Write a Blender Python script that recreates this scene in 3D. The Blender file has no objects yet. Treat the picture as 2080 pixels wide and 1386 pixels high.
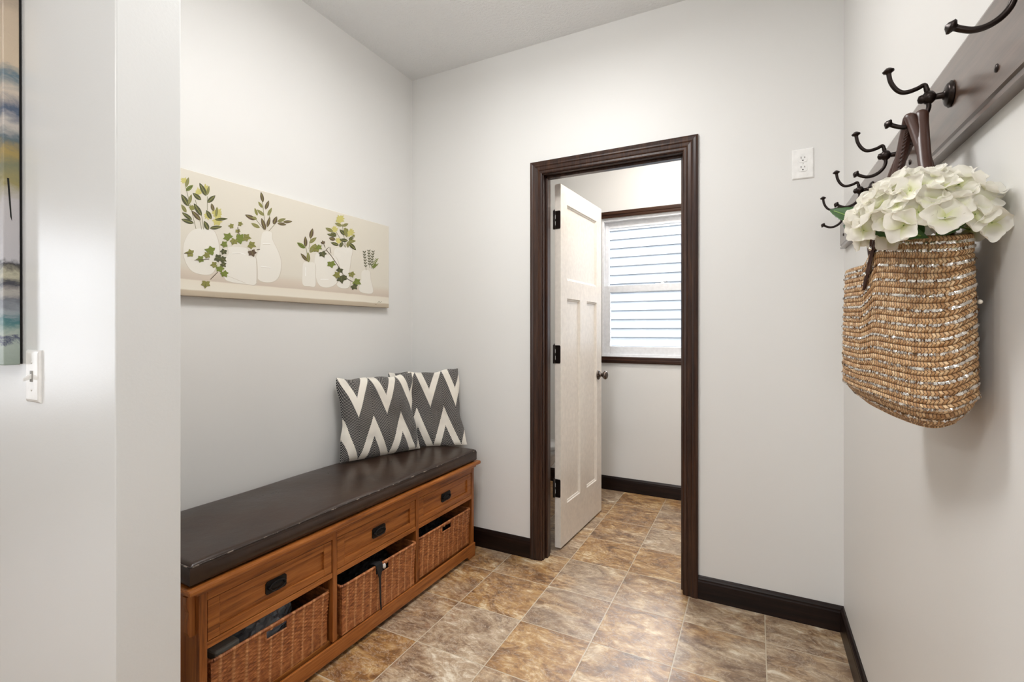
import bpy, math, random
from mathutils import Vector, Matrix
random.seed(7)
S = bpy.context.scene
COL = S.collection
PI = math.pi
sin, cos = math.sin, math.cos

# ------------------------------------------------------------------ helpers
def lin(c):
    def f(x):
        x /= 255.0
        return x / 12.92 if x <= .04045 else ((x + .055) / 1.055) ** 2.4
    return (f(c[0]), f(c[1]), f(c[2]), 1.0)

class MB:
    """collects vertices and faces of one mesh, in world coordinates"""
    def __init__(s):
        s.v = []; s.f = []; s.m = []; s.uv = {}; s.sm = []
    def add(s, vs, fs, mi=0, smooth=False, uvs=None):
        o = len(s.v); s.v += [tuple(p) for p in vs]
        if uvs:
            for i, u in enumerate(uvs): s.uv[o + i] = u
        for f in fs:
            s.f.append(tuple(i + o for i in f)); s.m.append(mi); s.sm.append(smooth)
        return s
    def box(s, a, b, mi=0):
        x0, y0, z0 = [min(a[i], b[i]) for i in range(3)]; x1, y1, z1 = [max(a[i], b[i]) for i in range(3)]
        vs = [(x0,y0,z0),(x1,y0,z0),(x1,y1,z0),(x0,y1,z0),(x0,y0,z1),(x1,y0,z1),(x1,y1,z1),(x0,y1,z1)]
        return s.add(vs, [(0,3,2,1),(4,5,6,7),(0,1,5,4),(1,2,6,5),(2,3,7,6),(3,0,4,7)], mi)
    def tube(s, pts, r, n=12, mi=0, caps=True, smooth=True):
        pts = [Vector(p) for p in pts]
        rs = r if isinstance(r, (list, tuple)) else [r] * len(pts)
        vs = []; fs = []; up = None
        for i, p in enumerate(pts):
            t = (pts[min(i+1, len(pts)-1)] - pts[max(i-1, 0)]).normalized()
            if up is None:
                up = Vector((0,0,1)) if abs(t.z) < .9 else Vector((0,1,0))
            a = (up - t * up.dot(t)).normalized(); b = t.cross(a); up = a
            for k in range(n):
                th = 2*PI*k/n
                vs.append(p + (a*cos(th) + b*sin(th)) * rs[i])
        for i in range(len(pts)-1):
            for k in range(n):
                k2 = (k+1) % n
                fs.append((i*n+k, i*n+k2, (i+1)*n+k2, (i+1)*n+k))
        if caps:
            fs.append(tuple(range(n))[::-1]); fs.append(tuple((len(pts)-1)*n + k for k in range(n)))
        return s.add(vs, fs, mi, smooth)
    def lathe(s, prof, origin, axis, n=24, mi=0):
        """prof: (distance along axis, radius)"""
        o = Vector(origin); ax = Vector(axis).normalized()
        a = ax.orthogonal().normalized(); b = ax.cross(a)
        vs = []; fs = []
        for d, r in prof:
            for k in range(n):
                th = 2*PI*k/n
                vs.append(o + ax*d + (a*cos(th) + b*sin(th)) * max(r, 1e-5))
        for i in range(len(prof)-1):
            for k in range(n):
                k2 = (k+1) % n
                fs.append((i*n+k, i*n+k2, (i+1)*n+k2, (i+1)*n+k))
        return s.add(vs, fs, mi, True)
    def prism(s, poly, n, d, mi=0):
        """poly: 3D points in a plane, extruded by n*d"""
        n = Vector(n) * d; k = len(poly)
        vs = [Vector(p) for p in poly] + [Vector(p) + n for p in poly]
        fs = [tuple(range(k)), tuple(range(2*k-1, k-1, -1))]
        fs += [(i, i+k, (i+1) % k + k, (i+1) % k) for i in range(k)]
        return s.add(vs, fs, mi)
    def grid(s, fn, nu, nv, mi=0, smooth=True, closed_u=False, flip=False):
        vs = []; uvs = []
        for j in range(nv+1):
            for i in range(nu + (0 if closed_u else 1)):
                vs.append(fn(i/nu, j/nv)); uvs.append((i/nu, j/nv))
        w = nu if closed_u else nu+1; fs = []
        for j in range(nv):
            for i in range(nu):
                i2 = (i+1) % w if closed_u else i+1
                q = (j*w+i, j*w+i2, (j+1)*w+i2, (j+1)*w+i)
                fs.append(q[::-1] if flip else q)
        return s.add(vs, fs, mi, smooth, uvs)
    def sweep(s, path, prof, normal, mi=0):
        """profile (a: in-plane offset to the left of travel, b: along normal) swept along a planar path with mitred corners"""
        nrm = Vector(normal).normalized(); pts = [Vector(p) for p in path]; k = len(prof); vs = []; fs = []
        for i, p in enumerate(pts):
            d0 = (p - pts[i-1]).normalized() if i > 0 else None
            d1 = (pts[i+1] - p).normalized() if i < len(pts)-1 else None
            l0 = nrm.cross(d0) if d0 else None; l1 = nrm.cross(d1) if d1 else None
            if l0 is None: m = l1
            elif l1 is None: m = l0
            else:
                m = (l0 + l1); m = m / (1 + l0.dot(l1))
            for a, b in prof: vs.append(p + m*a + nrm*b)
        for i in range(len(pts)-1):
            for j in range(k-1):
                fs.append((i*k+j, i*k+j+1, (i+1)*k+j+1, (i+1)*k+j))
            fs.append((i*k+k-1, i*k, (i+1)*k, (i+1)*k+k-1))
        fs.append(tuple(range(k))); fs.append(tuple((len(pts)-1)*k + j for j in range(k))[::-1])
        return s.add(vs, fs, mi)
    def build(s, name, mats, parent=None, bevel=0, origin=None, solid=0, subsurf=0):
        if not isinstance(mats, (list, tuple)): mats = [mats]
        o3 = Vector(origin) if origin is not None else Vector((0,0,0))
        if parent is not None and origin is None:
            o3 = world_loc(parent)
        me = bpy.data.meshes.new(name)
        me.from_pydata([tuple(Vector(p) - o3) for p in s.v], [], s.f)
        for m in mats: me.materials.append(m)
        me.polygons.foreach_set('material_index', s.m)
        me.polygons.foreach_set('use_smooth', s.sm)
        if s.uv:
            ul = me.uv_layers.new(name='UVMap')
            for l in me.loops: ul.data[l.index].uv = s.uv.get(l.vertex_index, (0,0))
        me.update()
        ob = bpy.data.objects.new(name, me); COL.objects.link(ob)
        if parent is not None:
            ob.parent = parent
            if origin is not None: ob.location = o3 - world_loc(parent)
        else: ob.location = o3
        if bevel:
            b = ob.modifiers.new('bevel', 'BEVEL'); b.width = bevel; b.segments = 2; b.limit_method = 'ANGLE'; b.angle_limit = .6
        if solid:
            b = ob.modifiers.new('solid', 'SOLIDIFY'); b.thickness = solid; b.offset = 0
        if subsurf:
            b = ob.modifiers.new('sub', 'SUBSURF'); b.levels = subsurf; b.render_levels = subsurf
        return ob

def world_loc(o):
    v = Vector(o.location)
    return v + world_loc(o.parent) if o.parent else v
def thing(name, label, cat, loc, group=None):
    o = bpy.data.objects.new(name, None); COL.objects.link(o); o.location = loc; o.empty_display_size = .1
    tag(o, label, cat, group); return o
def tag(o, label=None, cat=None, group=None, kind=None):
    if label: o['label'] = label
    if cat: o['category'] = cat
    if group: o['group'] = group
    if kind: o['kind'] = kind
    return o
def struct(name, mb, mat, label=None, **k):
    o = mb.build(name, mat, **k); o['kind'] = 'structure'
    if label: o['label'] = label; o['category'] = name.split('_')[0]
    return o

# ------------------------------------------------------------------ materials
class NT:
    def __init__(s, name):
        s.mat = bpy.data.materials.new(name); s.mat.use_nodes = True
        s.t = s.mat.node_tree; s.b = s.t.nodes['Principled BSDF']
    def n(s, typ, **k):
        nd = s.t.nodes.new(typ)
        for a, v in k.items():
            if a.startswith('i_'):
                key = a[2:].replace('_', ' ')
                nd.inputs[int(key) if key.isdigit() else key].default_value = v
            else: setattr(nd, a, v)
        return nd
    def l(s, a, b): s.t.links.new(a, b)
    def math(s, op, a, b=None, c=None):
        nd = s.n('ShaderNodeMath', operation=op)
        for i, x in enumerate((a, b, c)):
            if x is None: continue
            if isinstance(x, (int, float)): nd.inputs[i].default_value = x
            else: s.l(x, nd.inputs[i])
        return nd.outputs[0]
    def mix(s, fac, a, b, mode='MIX'):
        nd = s.n('ShaderNodeMix', data_type='RGBA', blend_type=mode)
        for i, x in ((0, fac), (6, a), (7, b)):
            if isinstance(x, (int, float)): nd.inputs[i].default_value = x
            elif isinstance(x, tuple): nd.inputs[i].default_value = x
            else: s.l(x, nd.inputs[i])
        return nd.outputs[2]
    def coords(s, scale=(1,1,1), kind='Object', rot=(0,0,0), loc=(0,0,0)):
        tc = s.n('ShaderNodeTexCoord'); mp = s.n('ShaderNodeMapping')
        mp.inputs['Scale'].default_value = scale; mp.inputs['Rotation'].default_value = rot; mp.inputs['Location'].default_value = loc
        s.l(tc.outputs[kind], mp.inputs[0]); return mp.outputs[0]
    def noise(s, vec, scale, detail=4, rough=.5, dist=0):
        nd = s.n('ShaderNodeTexNoise', i_Scale=scale, i_Detail=detail, i_Roughness=rough, i_Distortion=dist)
        if vec is not None: s.l(vec, nd.inputs['Vector'])
        return nd
    def ramp(s, fac, stops, interp='LINEAR'):
        nd = s.n('ShaderNodeValToRGB'); cr = nd.color_ramp; cr.interpolation = interp
        while len(cr.elements) < len(stops): cr.elements.new(.5)
        for e, (p, c) in zip(cr.elements, stops): e.position = p; e.color = c
        s.l(fac, nd.inputs[0]); return nd.outputs[0]
    def bump(s, h, strength=.3, dist=.002):
        nd = s.n('ShaderNodeBump', i_Strength=strength, i_Distance=dist); s.l(h, nd.inputs['Height'])
        s.l(nd.outputs[0], s.b.inputs['Normal']); return nd
    def set(s, **k):
        names = {'color': 'Base Color', 'rough': 'Roughness', 'metal': 'Metallic', 'spec': 'Specular IOR Level', 'coat': 'Coat Weight', 'coatr': 'Coat Roughness', 'trans': 'Transmission Weight', 'sheen': 'Sheen Weight', 'ior': 'IOR'}
        for a, v in k.items():
            inp = s.b.inputs[names[a]]
            if isinstance(v, (int, float, tuple)): inp.default_value = v
            else: s.l(v, inp)
        return s.mat

def paint(name, c, rough=.5, bump=.15, scale=260, dist=.0008):
    t = NT(name); v = t.coords()
    n = t.noise(v, scale, 3, .6); t.bump(n.outputs[0], bump, dist)
    n2 = t.noise(v, 1.3, 2); col = t.mix(n2.outputs[0], lin(c), lin(tuple(min(255, x*1.015) for x in c)))
    return t.set(color=col, rough=rough)
def plain(name, c, rough=.5, metal=0, **k):
    t = NT(name); v = t.coords(); n = t.noise(v, 40, 3)
    col = t.mix(n.outputs[0], lin(tuple(x*.93 for x in c)), lin(tuple(min(255, x*1.05) for x in c)))
    return t.set(color=col, rough=rough, metal=metal, **k)
def wood(name, dark, mid, light, axis='Y', rough=.4, coat=0, bump=.2, scale=1.0, spec=.35):
    t = NT(name); sc = {'X': (1.3, 26, 26), 'Y': (26, 1.3, 26), 'Z': (26, 26, 1.3)}[axis]
    v = t.coords(tuple(x*scale for x in sc)); n = t.noise(v, 2.2, 8, .62, .6)
    v2 = t.coords(tuple(x*scale*4 for x in sc)); n2 = t.noise(v2, 3, 3, .6)
    f = t.math('ADD', t.math('MULTIPLY', n.outputs[0], .75), t.math('MULTIPLY', n2.outputs[0], .25))
    col = t.ramp(f, [(.34, lin(dark)), (.5, lin(mid)), (.66, lin(light))])
    t.bump(f, bump, .001)
    return t.set(color=col, rough=rough, coat=coat, coatr=.25, spec=spec)

M = {}
M['wall'] = paint('wall_paint', (221, 220, 217), .5, .12)
M['wall_satin'] = paint('wall_satin_paint', (219, 220, 219), .3, .14, 160, .0012)
M['ceiling'] = paint('ceiling_texture', (230, 231, 231), .8, .9, 75, .006)
M['white_paint'] = plain('white_trim_paint', (232, 230, 226), .35)
M['door_paint'] = plain('door_paint', (226, 218, 208), .32)
M['dark_wood'] = wood('stained_trim_vertical', (30, 17, 11), (52, 31, 21), (74, 48, 32), 'Z', .36, .05)
M['dark_wood_x'] = wood('stained_trim_across', (30, 17, 11), (52, 31, 21), (74, 48, 32), 'X', .36, .03, spec=.2)
M['base_wood'] = wood('stained_baseboard', (16, 9, 7), (27, 16, 12), (38, 23, 17), 'X', .36, .03, spec=.2)
M['base_wood_y'] = wood('stained_baseboard_lengthwise', (16, 9, 7), (27, 16, 12), (38, 23, 17), 'Y', .36, .03, spec=.2)
M['rail_wood'] = wood('coat_rail_wood', (64, 46, 35), (82, 61, 48), (96, 74, 60), 'Y', .32, .9, .08, spec=.6)
M['oak'] = wood('honey_oak', (98, 52, 20), (154, 90, 38), (180, 114, 56), 'Y', .36, .12)
M['oak_v'] = wood('honey_oak_upright', (92, 48, 18), (146, 84, 36), (170, 106, 52), 'Z', .36, .12)
M['bronze'] = plain('oiled_bronze', (44, 36, 33), .32, .75)
M['iron'] = plain('black_iron', (26, 24, 25), .38, .6)
M['pewter'] = plain('dark_nickel', (95, 84, 78), .25, .9)
M['black'] = plain('black_void', (14, 12, 12), .8)
M['plastic'] = plain('white_plastic', (236, 235, 232), .3)
M['slot'] = plain('outlet_slot', (60, 56, 52), .6)
M['porcelain'] = plain('white_porcelain', (240, 240, 240), .12)
M['vinyl'] = plain('white_vinyl_frame', (236, 238, 242), .35)
M['leaf_green'] = plain('silk_leaf', (48, 84, 34), .45)
M['stem_green'] = plain('stem_green', (112, 140, 62), .5)
M['leather'] = plain('brown_leather', (66, 40, 30), .38)
M['black_cloth'] = plain('black_cloth', (18, 17, 19), .7)
M['grey_card'] = plain('grey_card', (150, 148, 142), .5)

def mat_floor():
    t = NT('slate_look_vinyl_tile'); g = t.n('ShaderNodeNewGeometry'); sx = t.n('ShaderNodeSeparateXYZ'); t.l(g.outputs['Position'], sx.inputs[0])
    T = .3048
    u = t.math('DIVIDE', t.math('SUBTRACT', sx.outputs[0], T*-3.8816 - 30*T), T)
    v = t.math('DIVIDE', t.math('SUBTRACT', sx.outputs[1], T*4.938 - 30*T), T)
    cu = t.math('FLOOR', u); cv = t.math('FLOOR', v); fu = t.math('FRACT', u); fv = t.math('FRACT', v)
    du = t.math('MINIMUM', fu, t.math('SUBTRACT', 1.0, fu)); dv = t.math('MINIMUM', fv, t.math('SUBTRACT', 1.0, fv))
    d = t.math('MINIMUM', du, dv)
    cid = t.n('ShaderNodeCombineXYZ'); t.l(cu, cid.inputs[0]); t.l(cv, cid.inputs[1])
    wn = t.n('ShaderNodeTexWhiteNoise', noise_dimensions='3D'); t.l(cid.outputs[0], wn.inputs['Vector'])
    # every tile has its own piece of the slate print
    off = t.n('ShaderNodeVectorMath', operation='SCALE'); t.l(wn.outputs['Color'], off.inputs[0]); off.inputs['Scale'].default_value = 37
    ad = t.n('ShaderNodeVectorMath', operation='ADD'); t.l(g.outputs['Position'], ad.inputs[0]); t.l(off.outputs[0], ad.inputs[1])
    mp = t.n('ShaderNodeMapping'); mp.inputs['Rotation'].default_value = (0, 0, .6); mp.inputs['Scale'].default_value = (1, 1.7, 1); t.l(ad.outputs[0], mp.inputs[0])
    big = t.noise(mp.outputs[0], 4.5, 6, .62, 1.6); fine = t.noise(mp.outputs[0], 17, 8, .7, 1.2); vein = t.noise(mp.outputs[0], 7, 6, .65, 3.0)
    f = t.math('ADD', t.math('MULTIPLY', big.outputs[0], .58), t.math('MULTIPLY', fine.outputs[0], .42))
    sepc = t.n('ShaderNodeSeparateColor'); t.l(wn.outputs['Color'], sepc.inputs[0])
    warm = t.ramp(f, [(.38, lin((98, 66, 34))), (.455, lin((138, 98, 54))), (.51, lin((166, 124, 72))), (.56, lin((188, 150, 98))), (.63, lin((226, 206, 168)))])
    grey = t.ramp(f, [(.38, lin((112, 86, 64))), (.455, lin((144, 118, 92))), (.51, lin((168, 144, 116))), (.56, lin((190, 168, 140))), (.63, lin((224, 212, 190)))])
    pat = t.noise(mp.outputs[0], 2.5, 3, .5, .8)
    sel = t.math('ADD', t.math('MULTIPLY', sepc.outputs[0], .8), t.math('MULTIPLY', t.math('SUBTRACT', pat.outputs[0], .5), 1.6))
    sel = t.ramp(sel, [(.35, (0,0,0,1)), (.75, (1,1,1,1))])
    col = t.mix(sel, warm, grey)
    vm = t.ramp(t.math('ABSOLUTE', t.math('SUBTRACT', vein.outputs[0], .5)), [(.0, (1,1,1,1)), (.022, (0,0,0,1))])
    col = t.mix(t.math('MULTIPLY', vm, .5), col, lin((208, 196, 178)))
    rust = t.noise(mp.outputs[0], 6, 4, .6, 1); rm = t.ramp(rust.outputs[0], [(.6, (0,0,0,1)), (.7, (1,1,1,1))])
    col = t.mix(t.math('MULTIPLY', rm, .4), col, lin((134, 84, 52)))
    gm = t.math('LESS_THAN', d, .0062)
    col = t.mix(gm, col, lin((196, 182, 158)))
    h = t.math('ADD', t.math('MULTIPLY', fine.outputs[0], .8), t.math('MULTIPLY', t.math('MINIMUM', t.math('MULTIPLY', d, 60), 1.0), .5))
    t.bump(h, .5, .0035)
    r = t.math('ADD', t.math('MULTIPLY', fine.outputs[0], .16), .34)
    return t.set(color=col, rough=r, spec=.5, coat=1.0, coatr=.44)
M['floor'] = mat_floor()

def mat_pillow():
    t = NT('woven_chevron_cotton'); tc = t.n('ShaderNodeTexCoord'); sx = t.n('ShaderNodeSeparateXYZ'); t.l(tc.outputs['UV'], sx.inputs[0])
    u, v = sx.outputs[0], sx.outputs[1]
    w = t.math('FRACT', t.math('ADD', t.math('DIVIDE', t.math('SUBTRACT', u, .19), .37), 10.5))   # .5 at a tip column
    d = t.math('ABSOLUTE', t.math('SUBTRACT', w, .5)); d2 = t.math('SUBTRACT', .5, d)
    ph = t.math('MULTIPLY', t.math('ADD', v, t.math('MULTIPLY', d, .7)), 34.0)
    fr = t.math('FRACT', ph); jag = t.math('MULTIPLY', fr, .022)
    a = t.math('SUBTRACT', v, t.math('ADD', d, jag))
    c1 = t.math('MULTIPLY', t.math('GREATER_THAN', a, .49), t.math('LESS_THAN', a, .73))
    b = t.math('ADD', v, t.math('ADD', d2, jag))
    c2 = t.math('MULTIPLY', t.math('GREATER_THAN', b, .27), t.math('LESS_THAN', b, .52))
    cream = t.math('MAXIMUM', c1, c2)
    st = t.math('LESS_THAN', fr, .22)
    cr, bk = lin((232, 226, 214)), lin((19, 19, 24))
    col = t.mix(cream, t.mix(st, bk, lin((196, 191, 184))), cr)
    nz = t.noise(t.coords(kind='UV'), 3, 2); col = t.mix(t.math('MULTIPLY', t.ramp(nz.outputs[0], [(.5, (0,0,0,1)), (.62, (1,1,1,1))]), .15), col, lin((74, 58, 46)), 'MULTIPLY')
    wv = t.noise(t.coords((1,1,1), 'UV'), 260, 2); t.bump(wv.outputs[0], .4, .001)
    return t.set(color=col, rough=.85, sheen=.2)
M['pillow'] = mat_pillow()

def mat_cushion():
    t = NT('dark_brown_vinyl'); v = t.coords(); n = t.noise(v, 7, 5, .6); f = t.noise(v, 320, 3)
    col = t.ramp(n.outputs[0], [(.35, lin((40, 26, 18))), (.65, lin((56, 39, 28)))])
    # worn flecks
    fl = t.noise(v, 90, 5, .75); m = t.ramp(fl.outputs[0], [(.735, (0,0,0,1)), (.75, (1,1,1,1))])
    col = t.mix(t.math('MULTIPLY', m, .5), col, lin((190, 178, 165)))
    h = t.math('ADD', t.math('MULTIPLY', f.outputs[0], .06), n.outputs[0]); t.bump(h, .35, .006)
    return t.set(color=col, rough=t.math('ADD', t.math('MULTIPLY', n.outputs[0], .22), .2), spec=.45)
M['cushion'] = mat_cushion()
def mat_piping():
    t = NT('worn_vinyl_seam'); v = t.coords(); fl = t.noise(v, 34, 5, .7)
    m = t.ramp(fl.outputs[0], [(.54, (0,0,0,1)), (.6, (1,1,1,1))])
    return t.set(color=t.mix(m, lin((44, 32, 27)), lin((150, 136, 124))), rough=.4)
M['piping'] = mat_piping()

def mat_wicker():
    t = NT('reddish_wicker'); v = t.coords((14, 14, 120)); n = t.noise(v, 1.2, 5, .7)
    v2 = t.coords((60, 60, 60)); n2 = t.noise(v2, 1.0, 4, .6)
    f = t.math('ADD', t.math('MULTIPLY', n.outputs[0], .6), t.math('MULTIPLY', n2.outputs[0], .4))
    col = t.ramp(f, [(.34, lin((88, 44, 24))), (.48, lin((150, 88, 46))), (.6, lin((184, 118, 68))), (.72, lin((212, 154, 100)))])
    sy = t.n('ShaderNodeSeparateXYZ'); t.l(t.coords(), sy.inputs[0])
    st = t.math('POWER', t.math('ABSOLUTE', t.math('SINE', t.math('MULTIPLY', sy.outputs[1], PI/.041))), 22.0)
    col = t.mix(t.math('MULTIPLY', st, .45), col, lin((222, 166, 112)))
    return t.set(color=col, rough=.5)
M['wicker'] = mat_wicker()

def mat_braid():
    t = NT('braided_straw'); tc = t.n('ShaderNodeTexCoord'); sx = t.n('ShaderNodeSeparateXYZ'); t.l(tc.outputs['UV'], sx.inputs[0])
    u = t.math('MULTIPLY', sx.outputs[0], 118.0); v = t.math('FRACT', t.math('MULTIPLY', sx.outputs[1], 27.0))
    a = t.math('ABSOLUTE', t.math('SUBTRACT', v, .5))
    f = t.math('FRACT', t.math('ADD', u, t.math('MULTIPLY', a, 1.5)))
    side = t.math('GREATER_THAN', v, .5)
    cell = t.math('FLOOR', t.math('ADD', u, t.math('MULTIPLY', a, 1.5)))
    row = t.math('FLOOR', t.math('MULTIPLY', sx.outputs[1], 27.0))
    cid = t.n('ShaderNodeCombineXYZ'); t.l(cell, cid.inputs[0]); t.l(row, cid.inputs[1]); t.l(side, cid.inputs[2])
    wn = t.n('ShaderNodeTexWhiteNoise', noise_dimensions='3D'); t.l(cid.outputs[0], wn.inputs['Vector'])
    g = t.math('MINIMUM', f, t.math('SUBTRACT', 1.0, f))
    hh = t.math('MULTIPLY', t.math('MINIMUM', t.math('MULTIPLY', g, 4.0), 1.0), t.math('MINIMUM', t.math('MULTIPLY', t.math('SUBTRACT', .5, a), 6.0), 1.0))
    col = t.ramp(wn.outputs['Value'], [(0, lin((160, 118, 76))), (.5, lin((196, 154, 108))), (1, lin((226, 194, 152)))])
    col = t.mix(t.ramp(hh, [(0, (1,1,1,1)), (.45, (0,0,0,1))]), col, lin((84, 54, 30)))
    fn = t.noise(tc.outputs['Object'], 900, 2); h2 = t.math('ADD', hh, t.math('MULTIPLY', fn.outputs[0], .15))
    t.bump(h2, .8, .0022)
    return t.set(color=col, rough=.55)
M['braid'] = mat_braid()
M['sequin'] = plain('silver_sequin', (236, 232, 226), .18, .95)

def mat_petal():
    t = NT('silk_petal'); tc = t.n('ShaderNodeTexCoord'); sx = t.n('ShaderNodeSeparateXYZ'); t.l(tc.outputs['UV'], sx.inputs[0])
    col = t.ramp(sx.outputs[1], [(0, lin((212, 216, 150))), (.22, lin((236, 236, 208))), (.6, lin((248, 245, 236)))])
    m = t.set(color=col, rough=.5)
    tr = t.n('ShaderNodeBsdfTranslucent'); t.l(col, tr.inputs['Color'])
    mx = t.n('ShaderNodeMixShader'); mx.inputs[0].default_value = .4
    t.l(t.b.outputs[0], mx.inputs[1]); t.l(tr.outputs[0], mx.inputs[2])
    t.l(mx.outputs[0], t.t.nodes['Material Output'].inputs['Surface']); return m
M['petal'] = mat_petal()

def mat_glass(name='window_glass', tint=(1, 1, 1, 1)):
    t = NT(name); tr = t.n('ShaderNodeBsdfTransparent'); tr.inputs[0].default_value = tint
    gl = t.n('ShaderNodeBsdfGlossy'); gl.inputs['Roughness'].default_value = .02
    fr = t.n('ShaderNodeFresnel'); fr.inputs[0].default_value = 1.45
    mx = t.n('ShaderNodeMixShader'); t.l(fr.outputs[0], mx.inputs[0]); t.l(tr.outputs[0], mx.inputs[1]); t.l(gl.outputs[0], mx.inputs[2])
    t.l(mx.outputs[0], t.t.nodes['Material Output'].inputs['Surface']); return t.mat
M['glass'] = mat_glass(); M['tint'] = mat_glass('tinted_glass', (.8, .8, .8, 1)); M['dim_tint'] = mat_glass('darker_tinted_glass', (.72, .72, .73, 1))  # pane tints added to cut the front room's daylight
def mat_emit(name, c, st):
    t = NT(name); t.b.inputs['Emission Color'].default_value = c; t.b.inputs['Emission Strength'].default_value = st
    return t.set(color=c)
M['lamp'] = mat_emit('lit_lamp_glass', (1, .93, .84, 1), 6)

# ------------------------------------------------------------------ the room
XL, XR, YB, ZC = -1.868, .319, 2.335, 2.745      # left wall, right wall, back wall, ceiling
YB2, YF = 2.435, 3.614                            # bathroom side of the back wall, bathroom far wall
DX0, DX1, DZ = -1.000, -.300, 2.042               # door opening
SY0, SY1, SX = .4646, .5796, -1.0704              # partition beside the bench
GX, GY = -5.2, -3.6                               # big room behind the camera

struct('floor', MB().box((GX-.1, GY-.1, -.1), (XR+.1, YF+.1, 0)), M['floor'])
struct('ceiling', MB().box((GX-.1, GY-.1, ZC), (XR+.1, YF+.1, ZC+.1)), M['ceiling'])
struct('wall_left', MB().box((XL-.1, SY1, 0), (XL, YB, ZC)), M['wall'])
struct('wall_right', MB().box((XR, GY, 0), (XR+.1, YF, ZC)), M['wall'])
b = MB().box((-2.3, YB, 0), (DX0-.019, YB2, ZC)).box((DX1+.019, YB, 0), (XR, YB2, ZC)).box((DX0-.019, YB, DZ+.019), (DX1+.019, YB2, ZC))
struct('wall_back', b, M['wall'])
b = MB().box((GX, SY0, 0), (SX, SY1, ZC))
struct('wall_partition', b, M['wall_satin'], bevel=.003)
# bathroom shell
WX0, WX1, WZ0, WZ1 = -1.058, -.16, 1.018, 2.078   # bathroom window opening
b = MB().box((-2.3, YF, 0), (WX0, YF+.14, ZC)).box((WX1, YF, 0), (XR, YF+.14, ZC)).box((WX0, YF, 0), (WX1, YF+.14, WZ0)).box((WX0, YF, WZ1), (WX1, YF+.14, ZC))
struct('wall_bathroom_far', b, M['wall'])
struct('wall_bathroom_left', MB().box((-2.4, YB2, 0), (-2.3, YF, ZC)), M['wall'])
# big room: left window known by its glare; rear one added for light
def wall_with_hole(name, axis, c, t, a0, a1, h0, h1, z0, z1):
    def bx(p0, p1, q0, q1):
        return ((c, p0, q0), (c+t, p1, q1)) if axis == 'X' else ((p0, c, q0), (p1, c+t, q1))
    m = MB()
    for q in (bx(a0, h0, 0, ZC), bx(h1, a1, 0, ZC), bx(h0, h1, 0, z0), bx(h0, h1, z1, ZC)): m.box(*q)
    struct(name, m, M['wall'])
wall_with_hole('wall_front_room_left', 'X', GX-.1, .1, GY, SY0, -1.4, -.85, .6, 2.1)
wall_with_hole('wall_front_room_rear', 'Y', GY-.1, .1, GX, XR, -.75, .05, .95, 2.1)
b = MB()
for y in (-1.4, -.89): b.box((GX-.09, y, .6), (GX-.03, y+.04, 2.1))
b.box((GX-.09, -1.36, .6), (GX-.03, -.89, .64)).box((GX-.09, -1.36, 2.06), (GX-.03, -.89, 2.1)).box((GX-.09, -1.36, 1.3), (GX-.03, -.89, 1.34))
w2o = struct('window_2', b, M['vinyl']); MB().box((GX-.07, -1.36, .64), (GX-.065, -.89, 2.06)).build('pane', M['dim_tint'], w2o)
b = MB()
for x in (-.75, .01): b.box((x, GY-.08, .95), (x+.04, GY-.03, 2.1))
b.box((-.71, GY-.08, .95), (.01, GY-.03, .99)).box((-.71, GY-.08, 2.06), (.01, GY-.03, 2.1))
w3o = struct('added_window_3', b, M['vinyl']); MB().box((-.71, GY-.06, .99), (.01, GY-.055, 2.06)).build('pane', M['tint'], w3o)  # unseen rear window, added to give frontal daylight

# baseboards
BP = [(0, 0), (0, .014), (.078, .014), (.084, .0125), (.09, .0125), (.095, .009), (.1, .006), (.103, .003), (.103, 0)]
def baseboard(name, p0, p1, n, mat):
    # profile: a = height, b = thickness away from the wall
    nn = Vector(n); m = MB(); p0 = Vector(p0); p1 = Vector(p1); k = len(BP)
    vs = [p + Vector((0, 0, a)) + nn*t for p in (p0, p1) for a, t in BP]
    fs = [(j, j+1, k+j+1, k+j) for j in range(k-1)] + [tuple(range(k)), tuple(range(k, 2*k))[::-1]]
    m.add(vs, fs); struct(name, m, mat)
baseboard('baseboard_back_right', (DX1+.064, YB, 0), (XR, YB, 0), (0, -1, 0), M['base_wood'])
baseboard('baseboard_back_left', (XL, YB, 0), (DX0-.068, YB, 0), (0, -1, 0), M['base_wood'])
baseboard('baseboard_right', (XR, YB, 0), (XR, GY, 0), (-1, 0, 0), M['base_wood_y'])
baseboard('baseboard_left', (XL, SY1, 0), (XL, YB, 0), (1, 0, 0), M['base_wood_y'])
baseboard('baseboard_bathroom_far', (-2.3, YF, 0), (XR, YF, 0), (0, -1, 0), M['base_wood'])

# door casing, jamb and stop
CP = [(0, 0), (0, .008), (.005, .0105), (.014, .0105), (.018, .014), (.022, .0125), (.034, .014), (.040, .0175), (.046, .0165), (.056, .019), (.064, .0165), (.066, .012), (.066, 0)]
cx0, cx1, cz = DX0-.005, DX1+.003, DZ+.005
b = MB().sweep([(cx0, YB, 0), (cx0, YB, cz), (cx1, YB, cz), (cx1, YB, 0)], CP, (0, -1, 0))
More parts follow.
